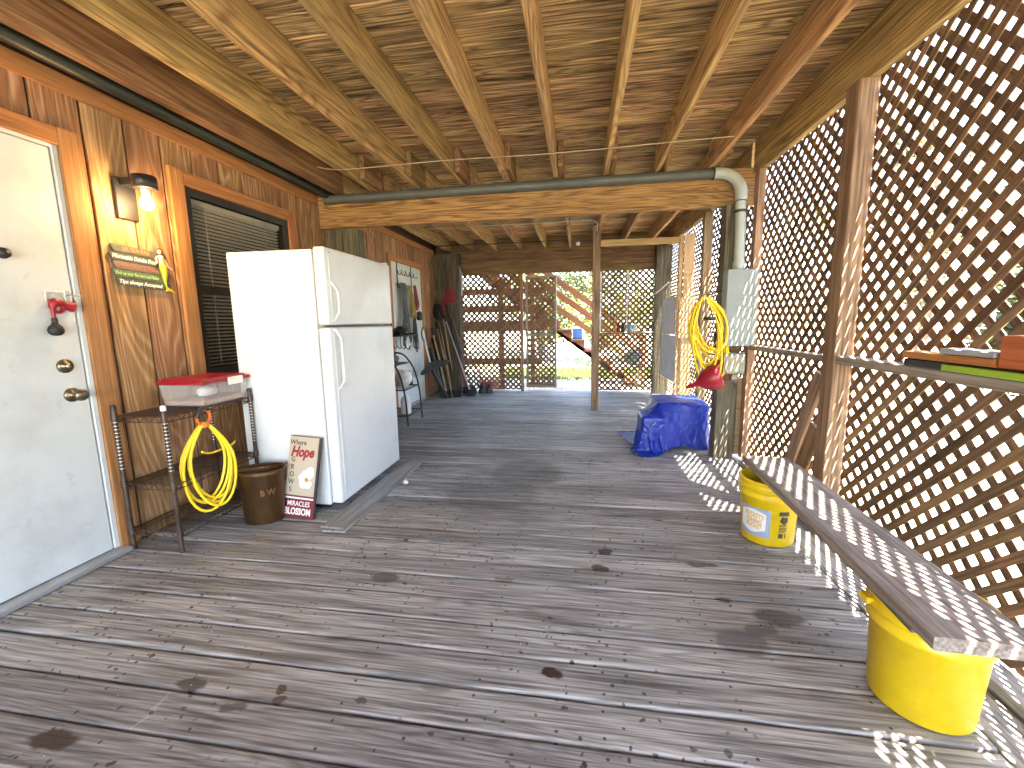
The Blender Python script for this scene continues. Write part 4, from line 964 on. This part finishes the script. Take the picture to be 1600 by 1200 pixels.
o = bar('leaning_board', (1.31, 2.93, .05), (1.345, 2.62, .86), .1, .022, M_pine, None, (1, 0, 0)); tag(o, 'board leaning on the lattice beside the brown post behind the bench', 'board')
o = bar('leaning_board', (1.30, 2.78, .05), (1.335, 2.6, .56), .11, .02, M_backx, None, (1, 0, 0)); tag(o, 'short dark board leaning behind the brown post foot', 'board')

# things on the near lattice rail
t = thing('rail_shelf', 'black tray with a lime green front edge on the near lattice rail', 'tray', (1.26, 1.4, .981))
put('tray', G().cbox(1.285, 1.375, .75, 1.93, .982, 1.012, .004), P_blackp, t); put('front_edge', G().cbox(1.276, 1.2845, .75, 1.735, .984, 1.006, .002), P_lime, t)
tag(put('orange_board', beam(1.28, 1.37, 1.545, 1.93, 1.014, 1.04, .003), M_orange), 'flat orange varnished board lying on the black rail tray', 'board')
tag(put('grey_slab', G().cbox(1.283, 1.365, 1.55, 1.76, 1.0415, 1.062, .003), P_greyslab), 'thin grey slab on top of the orange board', 'slab')
tag(put('orange_block', G().cbox(1.28, 1.37, 1.2, 1.535, 1.014, 1.115, .005), M_orange), 'orange varnished wooden block at the right picture edge', 'block')

# ---------------------------------------------------------------- far left: rack, cords, tools
t = thing('bakers_rack', 'black curved metal rack standing behind the fridge', 'rack', (-2.15, 4.9, 0))
for yy in (4.55, 5.0):
    put('side_hoop', G().tube(spline([(-1.95, yy, .004), (-1.97, yy, .35), (-2.03, yy, .62), (-2.14, yy, .78), (-2.24, yy, .82), (-2.3, yy, .8)], 5), .011, 8).tube([(-2.33, yy, .004), (-2.33, yy, 1.08)], .01, 8).tube([(-2.33, yy, 1.04), (-1.98, yy, 1.06)], .009, 8), P_black, t)
for z, xf in ((.12, -1.95), (.42, -1.98), (.7, -2.1), (1.04, -1.99)):
    s_ = put('wire_shelf', G().tube([(-2.33, 4.55, z), (xf, 4.55, z), (xf, 5.0, z), (-2.33, 5.0, z)], .008, 8, closed=True), P_black, t)
    ww = G()
    for q in range(1, 9): ww.tube([(-2.33 + (xf + 2.33) * q / 9, 4.55, z), (-2.33 + (xf + 2.33) * q / 9, 5.0, z)], .004, 6)
    sub('wire_grid', ww, P_black, s_)
for k in range(4): put('hanging_hook', G().tube(spline([(-2.0 - .08 * k, 4.7 + .06 * k, 1.04), (-2.0 - .08 * k, 4.7 + .06 * k, .93), (-1.96 - .08 * k, 4.7 + .06 * k, .88), (-1.95 - .08 * k, 4.72 + .06 * k, .92)], 4), .005, 6), P_black, t)
def bag(name, c, r_, h, m, label, cat, seed):
    g = G(); pr = []; n = 18
    for i in range(11):
        q = i / 10; pr.append((r_ * (math.sin(math.pi * (q * .85 + .1))) ** .6, h * q))
    g.lathe(pr, n, c); rg = random.Random(seed)
    g.v = [(p[0] + .025 * noise.noise(Vector((p[0] * 22, p[1] * 22, p[2] * 22 + seed))), p[1] + .025 * noise.noise(Vector((p[0] * 22 + 9, p[1] * 22, p[2] * 22))), max(c[2] + .001, p[2] + .015 * noise.noise(Vector((p[0] * 20, p[1] * 20 + 4, p[2] * 20))))) for p in g.v]
    return tag(put(name, g, m), label, cat)
bag('bag', (-2.08, 4.78, .43), .1, .2, P_whitep, 'white crumpled bag on the middle shelf of the black rack', 'bag', 2)
bag('cloth', (-2.2, 4.74, .705), .085, .13, P_rope, 'grey crumpled cloth on the upper shelf of the black rack', 'cloth', 5)
o = tag(put('jug', G().lathe([(.055, 0), (.06, .01), (.06, .15), (.045, .19), (.02, .21), (.02, .235), (.0001, .237)], 20, (-2.02, 4.68, .128)), P_whitep), 'white plastic jug on the bottom shelf of the black rack', 'jug')
tag(put('bottle', G().lathe([(.035, 0), (.038, .01), (.038, .12), (.014, .15), (.014, .18), (.0001, .181)], 16, (-2.06, 4.92, .43)), P_blackp), 'small dark bottle beside the white bag on the rack', 'bottle')
bag('glove_pile', (-2.1, 4.8, 1.05), .09, .09, P_blackp, 'dark bundle lying on the top of the black rack', 'bundle', 8)
# bundles on the door hooks
def bundle(name, y, z, n, L_, m, label, spread, seed, r_=.006):
    rg = random.Random(seed); g = G()
    for k in range(n):
        a = y + rg.uniform(-spread, spread); b_ = y + rg.uniform(-spread, spread) * 1.3; l = L_ * rg.uniform(.75, 1.05); xo = wx + .05 + rg.uniform(-.015, .03)
        g.tube(spline([(wx + .045, a, z), (xo, a + (b_ - a) * .3, z - l * .5), (xo + .005, b_, z - l), (xo + .01, b_ + .035, z - l * .96), (xo, a + .03, z - l * .45), (wx + .05, a + .012, z)], 4), r_, 5)
    return tag(put(name, g, m), label, 'cord')
bundle('cord_bundle', 5.55, 1.72, 12, .8, P_rope, 'long grey cords hanging from the hooks of the far white door', .085, 3)
bundle('rope_bundle', 5.8, 1.7, 11, .42, P_olive, 'olive yellow rope bundle hanging on the far white door', .06, 5)
bundle('strap_bundle', 5.98, 1.72, 8, .34, P_redd, 'red strap bundle at the right end of the door hooks', .035, 6)
bundle('cord_bundle', 5.9, 1.3, 6, .5, P_blackp, 'black cord hanging below the rope bundle on the far white door', .03, 11)

def tool(name, label, cat, foot, top, hr, hm, head):
    t = thing(name, label, cat, foot)
    put('handle', G().tube([foot, [(a + b_) / 2 + random.uniform(-.006, .006) for a, b_ in zip(foot, top)], top], hr, 8), hm, t); head(t, Vector(foot), Vector(top)); return t
def broom_head(t, f, tp):
    d = (tp - f).normalized(); put('bristles', G().lathe([(.075, .0), (.06, .07), (.02, .15), (.0001, .152)], 14, f, sy=.45), P_blackp, t)
def rake_head(t, f, tp):
    g = G(); d = (tp - f).normalized(); s_ = Vector((.8, -.5, 0)).normalized()
    for k in range(-6, 7): g.tube([tp, tp + d * .1 + s_ * k * .012, tp + d * .24 + s_ * k * .022, tp + d * .26 + s_ * k * .022 + Vector((.02, -.03, 0))], .004, 5)
    put('tines', g, P_red, t)
def shovel_head(t, f, tp):
    d = (tp - f).normalized(); s_ = Vector((1, .3, 0)).normalized(); g = G(); P = []
    for q, w_ in ((0, .03), (.05, .09), (.2, .095), (.28, .05), (.31, .008)):
        c = tp + d * q; P += [c - s_ * w_ + Vector((0, .02, 0)), c, c + s_ * w_ + Vector((0, .02, 0))]
    n = len(P); P2 = [p + Vector((0, .006, 0)) for p in P]; F = []
    for k in range(4):
        for j in range(2): F.append((k * 3 + j, k * 3 + j + 1, k * 3 + j + 4, k * 3 + j + 3))
    g.add(P, F, True); g.add(P2, F, True); put('blade', g, P_black, t)
def hoe_head(t, f, tp):
    put('grip', G().tube([tp, tp + (tp - f).normalized() * .12], .019, 10), P_blackp, t)
    put('blade', G().cbox(f.x - .07, f.x + .07, f.y - .012, f.y, .002, .11, .003), P_black, t)
tool('rake', 'red tined rake leaning head up in the far left corner', 'rake', (-1.99, 6.62, .003), (-2.26, 6.93, 1.3), .013, M_handle, rake_head)
tool('shovel', 'wood handled shovel leaning next to the red rake', 'shovel', (-2.02, 6.5, .003), (-2.3, 6.86, 1.22), .014, M_handle, shovel_head)
tool('broom', 'dark handled broom leaning behind the rake', 'broom', (-1.8, 6.75, .003), (-2.24, 6.95, 1.28), .012, P_redd, broom_head)
tool('hoe', 'pale handled hoe leaning before the black tubes', 'hoe', (-2.07, 6.42, .003), (-2.33, 6.62, .98), .013, M_handle, hoe_head)
tool('broom', 'rightmost broom with dark red bristles on the back lattice', 'broom', (-1.6, 6.85, .003), (-2.1, 6.96, 1.15), .011, P_rope, broom_head)
tool('scraper', 'long grey handled scraper standing out in front of the brooms', 'scraper', (-1.72, 6.6, .003), (-2.2, 6.9, 1.2), .012, P_alu, hoe_head)
tool('fork', 'black handled garden fork in the tool corner', 'fork', (-1.93, 6.5, .003), (-2.27, 6.78, 1.25), .014, P_blackp, hoe_head)
tool('rake', 'dark red handled rake leaning low against the back lattice', 'rake', (-1.5, 6.9, .003), (-1.98, 6.98, .98), .011, P_redd, broom_head)
tool('pole', 'long dark pole leaning at the back of the tool corner', 'pole', (-1.86, 6.86, .003), (-2.2, 6.97, 1.42), .012, P_blackp, hoe_head)
tool('mop', 'grey handled mop standing between the brooms', 'mop', (-1.74, 6.8, .003), (-2.12, 6.96, 1.3), .012, P_rope, broom_head)
tool('spade', 'wooden spade handle leaning beside the blower tubes', 'spade', (-2.03, 6.56, .003), (-2.32, 6.8, 1.08), .014, M_handle, hoe_head)
t = thing('string_trimmer', 'string trimmer with white shaft and black guard leaning by the far door', 'trimmer', (-2.1, 6.2, 0))
put('shaft', G().tube([(-2.3, 5.98, 1.25), (-2.22, 6.12, .56)], .014, 10), P_whitep, t)
put('lower_tube', G().tube(spline([(-2.22, 6.12, .56), (-2.18, 6.2, .38), (-2.1, 6.3, .15), (-2.06, 6.36, .02)], 5), .03, 10), P_blackp, t)
put('guard', G().add([(-2.3, 5.9, .46), (-2.2, 6.02, .6), (-2.12, 6.16, .62), (-2.0, 6.34, .6), (-2.06, 6.3, .52), (-2.2, 6.1, .49), (-2.3, 5.93, .42), (-2.28, 5.96, .46), (-2.18, 6.08, .6), (-2.1, 6.22, .62), (-1.99, 6.38, .6), (-2.05, 6.34, .52), (-2.18, 6.16, .49), (-2.28, 5.98, .42)], [(0, 1, 2, 5, 6), (2, 3, 4, 5), (7, 13, 12, 9, 8), (9, 12, 11, 10)] + [(k, (k + 1) % 7, 7 + (k + 1) % 7, 7 + k) for k in range(7)]), P_blackp, t)
put('motor', G().lathe([(.03, 0), (.045, .02), (.045, .1), (.02, .13)], 14, (-2.3, 5.97, 1.22)), P_blackp, t)
put('loop_handle', G().tube(arc((-2.26, 6.02, 1.02), .1, 0, 360, 18, 'yz'), .009, 7, closed=False), P_blackp, t)
for (f_, tp_, lb) in (((-2.12, 6.36, .02), (-2.34, 6.5, .74), 'black blower tube leaning between trimmer and hoe'), ((-2.1, 6.47, .02), (-2.34, 6.68, .88), 'second black tube leaning behind the blower tube')):
    t = thing('blower_tube', lb, 'tube', f_); put('pipe', G().tube([f_, tp_], [.045, .036], 14), P_blackp, t); put('nozzle_ring', G().tube([tp_, [a + (a - b_) * .06 for a, b_ in zip(tp_, f_)]], .042, 14), P_rubber, t)
t = thing('dustpan', 'red dustpan hanging on the dark corner post', 'dustpan', (-2.14, 6.98, 1.5))
put('pan', G().add([(-2.26, 6.985, 1.5), (-2.02, 6.985, 1.5), (-2.05, 6.985, 1.72), (-2.22, 6.985, 1.74), (-2.25, 6.95, 1.51), (-2.03, 6.95, 1.51), (-2.06, 6.96, 1.71), (-2.21, 6.96, 1.73)], [(0, 1, 2, 3), (4, 7, 6, 5), (0, 4, 5, 1), (1, 5, 6, 2), (2, 6, 7, 3), (3, 7, 4, 0)]), P_redd, t)
put('handle', G().tube([(-2.14, 6.97, 1.73), (-2.14, 6.97, 1.86)], .014, 8), P_redd, t)
tag(put('curved_blade', G().tube(spline([(-1.965, 6.96, 2.1), (-1.93, 6.955, 1.98), (-1.92, 6.955, 1.82), (-1.935, 6.96, 1.62)], 6), _lerp([.006, .022, .02, .008], 19), 8), P_alu), 'pale curved blade hanging on the edge of the dark corner post', 'blade')
tag(put('planter_pot', G().lathe([(.0001, .0), (.16, .0), (.2, .28), (.21, .3), (.18, .3), (.0001, .29)], 24, (-1.62, 7.55, -.165)), paint('terracotta', (.42, .12, .06), .7)), 'red brown pot outside behind the tool corner lattice', 'pot')

# shelf things, blue disc
for k, (x, h, r_, m, lb, nm) in enumerate(((.56, .14, .028, paint('orange can', (.5, .2, .06), .4), 'orange can on the small back shelf', 'can'), (.62, .15, .026, P_redd, 'dark red can on the small back shelf', 'can'), (.685, .16, .03, P_blackp, 'dark bottle on the small back shelf', 'bottle'), (.8, .12, .035, P_bluew, 'blue white tub on the small back shelf', 'tub'), (.875, .13, .032, P_whitep, 'white bottle at the right of the small back shelf', 'bottle'))):
    o = tag(put(nm, G().lathe([(r_ * .96, 0), (r_, .006), (r_, h * .72), (r_ * .55, h * .85), (r_ * .55, h), (.0001, h + .001)], 16, (x, 7.14, .982)), m), lb, nm)
Mb = Matrix.Translation((.875, 7.34, .55)) @ Matrix.Rotation(math.pi / 2, 4, 'X')
tag(put('flying_disc', G().lathe([(.0001, .012), (.1, .012), (.13, .006), (.135, -.012), (.128, -.012), (.122, .002), (.0001, .006)], 28, M=Mb), P_bluew), 'round blue white disc hung behind the right back lattice', 'disc')

# ---------------------------------------------------------------- outdoors
path = put('brick_path', G().box(-1.2, .9, 7.3, 9.2, -.168, -.14), P_sand); struct(path); path['_abs'] = tuple(path.location)
me = None
for r_ in range(15):
    for c_ in range(10):
        x = -1.17 + c_ * .207 + (.1 if r_ % 2 else 0); y = 7.31 + r_ * .107
        if x + .2 > .9 or y + .1 > 8.95: continue
        if me is None:
            me = G().cbox(-.099, .099, -.049, .049, -.02, .02, .006).mesh('brick')
        o = put('brick', me, P_brick, None); o.parent = path; o.location = Vector((x + .1, y + .05, -.13 + random.uniform(-.003, .003))) - Vector(path['_abs']); o.rotation_euler = (random.uniform(-.02, .02), random.uniform(-.02, .02), random.uniform(-.02, .02))
# stair rising to the left behind the back opening
st = thing('outdoor_stair', 'red brown wooden stair with three sloping rails outside the back opening', 'stair', (.3, 10, -.17))
SY = 8.8
def zr(x, z): return z - .717 * (x + .1)
for z, nm in ((1.734, 'hand_rail'), (1.477, 'middle_rail'), (1.19, 'lower_rail')):
    bar(nm, (-2.9, SY, zr(-2.9, z)), (1.3, SY, zr(1.3, z)), .038, .115, M_red_stair, st)
steps = [(-.44 - .2715 * k, 1.005 + .2115 * k) for k in range(-5, 9)]       # left edge, tread height
for yy in (SY + .05, SY + .85):
    top = []
    for x, z in steps: top += [(x + .2715, z - .036), (x, z - .036)]
    xe = steps[-1][0]; xs_ = steps[0][0] + .2715
    prof = top + [(xe, .837 - .772 * (xe + .438)), (xs_, max(-.165, .837 - .772 * (xs_ + .438)))]
    put('stringer', G().prism(prof[::-1], 1, yy, yy + .045), M_red_stair, st)
for x, z in steps: put('tread', beam(x - .02, x + .2715, SY + .03, SY + .92, z - .034, z, .004), M_red_stair, st)
for x in (-2.6, -.95, 1.25):
    put('rail_post', beam(x - .045, x + .045, SY - .115, SY - .025, -.165, zr(x, 1.84), .005), M_red_stair, st)
t = thing('cooler_chest', 'blue and white box standing on the outdoor stair treads', 'box', (0, 9.5, .7))
put('chest', G().cbox(-.15, .06, 9.2, 9.45, .796, 1.0, .02, 2), P_bluec, t); put('cover', G().cbox(-.16, .07, 9.19, 9.46, 1.002, 1.06, .02, 2), P_whitep, t)
for k, (z, h) in enumerate(((1.75, .1), (1.42, .12), (1.1, .2), (.42, .12))):
    bar('fence_rail', (-2.4, 8.1, z), (-.62 - .1 * (k % 2), 8.1, z), .04, h, M_red_stair, None)['_t'] = 1
rails = [o for o in COL.objects if o.get('_t')]
fe = thing('rail_fence', 'brown rail fence outside behind the tool corner lattice', 'fence', (-1.5, 8.1, -.17))
for o in rails:
    del o['_t']; o.parent = fe; o.matrix_basis = Matrix.Translation(-Vector(fe['_abs'])) @ o.matrix_basis
for x in (-2.3, -1.5): put('fence_post', beam(x - .05, x + .05, 8.13, 8.23, -.165, 1.85, .005), M_red_stair, fe)

# grass tufts beyond the path
g = G(); rg = random.Random(3)
for k in range(26000):
    x = rg.uniform(-2, 3) if k < 18000 else rg.uniform(-4, 5); y = rg.uniform(9.9, 12.2) if k < 18000 else rg.uniform(9.6, 16); h = rg.uniform(.04, .12); a = rg.uniform(0, 6.28); dx, dy = .006 * math.cos(a), .006 * math.sin(a); lx, ly = rg.uniform(-.05, .05), rg.uniform(-.05, .05)
    g.add([(x - dx, y - dy, -.17), (x + dx, y + dy, -.17), (x + lx, y + ly, -.17 + h)], [(0, 1, 2)])
L_grass = leafmat('lawn grass', (.05, .08, .012), (.1, .11, .02))
o = put('grass', g, L_grass); struct(o, 'stuff'); o['label'] = 'short patchy grass beyond the brick path'

L1 = leafmat('yellow green leaves', (.07, .085, .006), (.12, .12, .008)); L2 = leafmat('mid green leaves', (.05, .07, .008), (.09, .1, .012))
M_bark = wood('grey bark', (.2, .16, .12), (.1, .08, .06), (.15, .13, .1), 2, rings=10, fine=1, knots=0, rough=.9, bump=.6)
def tree(c, H, r_, n, m, label, seed, trunk=True, low=.35, ls=.09):
    rg = random.Random(seed); t = thing('tree', label, 'tree', (c[0], c[1], -.17))
    clumps = []
    tg = G().tube(spline([(c[0], c[1], -.2), (c[0] + rg.uniform(-.1, .1), c[1], H * .3), (c[0] + rg.uniform(-.25, .25), c[1] + rg.uniform(-.25, .25), H * .75)], 5), _lerp([.13 * H / 5, .09 * H / 5, .03], 11), 9)
    for k in range(9):
        a = rg.uniform(0, 6.28); e = rg.uniform(low, .95); rad = r_ * rg.uniform(.35, .95) * (1 - .4 * abs(e - .6))
        p = Vector((c[0] + rad * math.cos(a), c[1] + rad * math.sin(a), H * e)); clumps.append((p, r_ * rg.uniform(.28, .5)))
        s_ = Vector((c[0], c[1], H * max(.2, e - .25))); tg.tube(spline([s_, (s_ + p) / 2 + Vector((0, 0, .1)), p], 4), _lerp([.04, .012], 9), 6)
    for k in range(9):
        a = rg.uniform(0, 6.28); e = rg.uniform(low, 1.0); rad = r_ * rg.uniform(.1, 1) * (1.05 - .5 * e)
        clumps.append((Vector((c[0] + rad * math.cos(a), c[1] + rad * math.sin(a), H * e)), r_ * rg.uniform(.2, .4)))
    put('trunk', tg, M_bark, t)
    g = G(); V = []; F = []
    for k in range(n):
        p, cr = clumps[rg.randrange(len(clumps))]
        d = Vector((rg.gauss(0, 1), rg.gauss(0, 1), rg.gauss(0, .8))); d = d.normalized() * cr * (rg.random() ** .4); q = p + d
        if q.z < .05: continue
        u = Vector((rg.gauss(0, 1), rg.gauss(0, 1), rg.gauss(0, .6))).normalized(); w2 = u.orthogonal().normalized(); s = ls * rg.uniform(.6, 1.3)
        o_ = len(V); V += [q - u * s, q + w2 * s * .38, q + u * s, q - w2 * s * .38]; F.append((o_, o_ + 1, o_ + 2, o_ + 3))
    g.add(V, F); put('crown', g, m, t)
spec = [((.5, 14.2), 5.5, 2.4, 12000, L1, 'yellow green tree seen above the outdoor stair', .1), ((-1.5, 17), 6.5, 2.8, 9000, L2, 'green tree beyond the stair left of the back opening', .2), ((.6, 20), 6.0, 2.6, 8000, L1, 'tall yellow green tree far behind the back opening', .1),
        ((6.2, 9.0), 5, 1.9, 3500, L2, 'tree outside the right lattice near the far corner', .25), ((7.5, 4.6), 5.2, 2.0, 4000, L1, 'yellow green tree outside behind the brown lattice post', .2), ((5.6, 2.2), 4.4, 1.5, 2200, L1, 'tree outside the near lattice at eye level', .2), ((8.5, .5), 6, 2.3, 2600, L2, 'larger green tree outside the near lattice further off', .2),
        ((6.6, 6.8), 2.1, 1.1, 4500, L2, 'low bush outside the lattice past the electrical box', .1), ((4.6, 3.7), 1.5, .8, 4000, L1, 'low bush outside behind the leaning board', .1)]
for k, (c, H, r_, n, m, lb, low) in enumerate(spec): tree(c, H, r_, n, m, lb, 20 + k, low=low, ls=.085)
up_ = thing('shade_storey', 'unseen upper storey added above the covered deck to shade the stair', 'house', (-2, 2, 2.67))  # unseen storey added to throw shade on the outdoor stair
put('wall', G().box(-6, 1.42, -3.6, 7.3, 2.67, 6.2), M_side, up_)
put('roof', G().add([(-6.4, -4, 6.2), (2.3, -4, 6.2), (2.3, 7.7, 6.2), (-6.4, 7.7, 6.2), (-2.4, -4, 8.2), (-2.4, 7.7, 8.2)], [(0, 1, 4), (2, 3, 5), (0, 4, 5, 3), (1, 2, 5, 4), (0, 3, 2, 1)]), paint('brown shingles', (.12, .09, .07), .9), up_)  # eave widened to keep the sun off the stair rails
for yy in (-2, 1.5, 5):
    wn = put('window', G().box(1.425, 1.47, yy, yy + 1.1, 3.4, 4.7), P_whitep, up_); sub('pane', G().box(1.472, 1.48, yy + .07, yy + 1.03, 3.47, 4.63), P_blackp, wn)
house = thing('neighbour_house', 'pale neighbour house glimpsed far off through the near lattice', 'house', (13, 3, -.17))
put('wall', G().box(12, 16, 0, 8, -.17, 3.2), paint('pale house paint', (.65, .62, .56), .8), house)
put('roof', G().add([(11.6, -.4, 3.2), (16.4, -.4, 3.2), (16.4, 8.4, 3.2), (11.6, 8.4, 3.2), (14, -.4, 4.6), (14, 8.4, 4.6)], [(0, 1, 4), (2, 3, 5), (0, 4, 5, 3), (1, 2, 5, 4), (0, 3, 2, 1)]), paint('grey roof', (.2, .19, .18), .8), house)
for yy in (1.2, 4.2, 6.2):
    wn = put('window', G().box(11.96, 11.998, yy, yy + 1, .9, 2.1), P_whitep, house); sub('pane', G().box(11.94, 11.958, yy + .07, yy + .93, .97, 2.03), P_blackp, wn)

for o in bpy.data.objects:
    if '_abs' in o: del o['_abs']
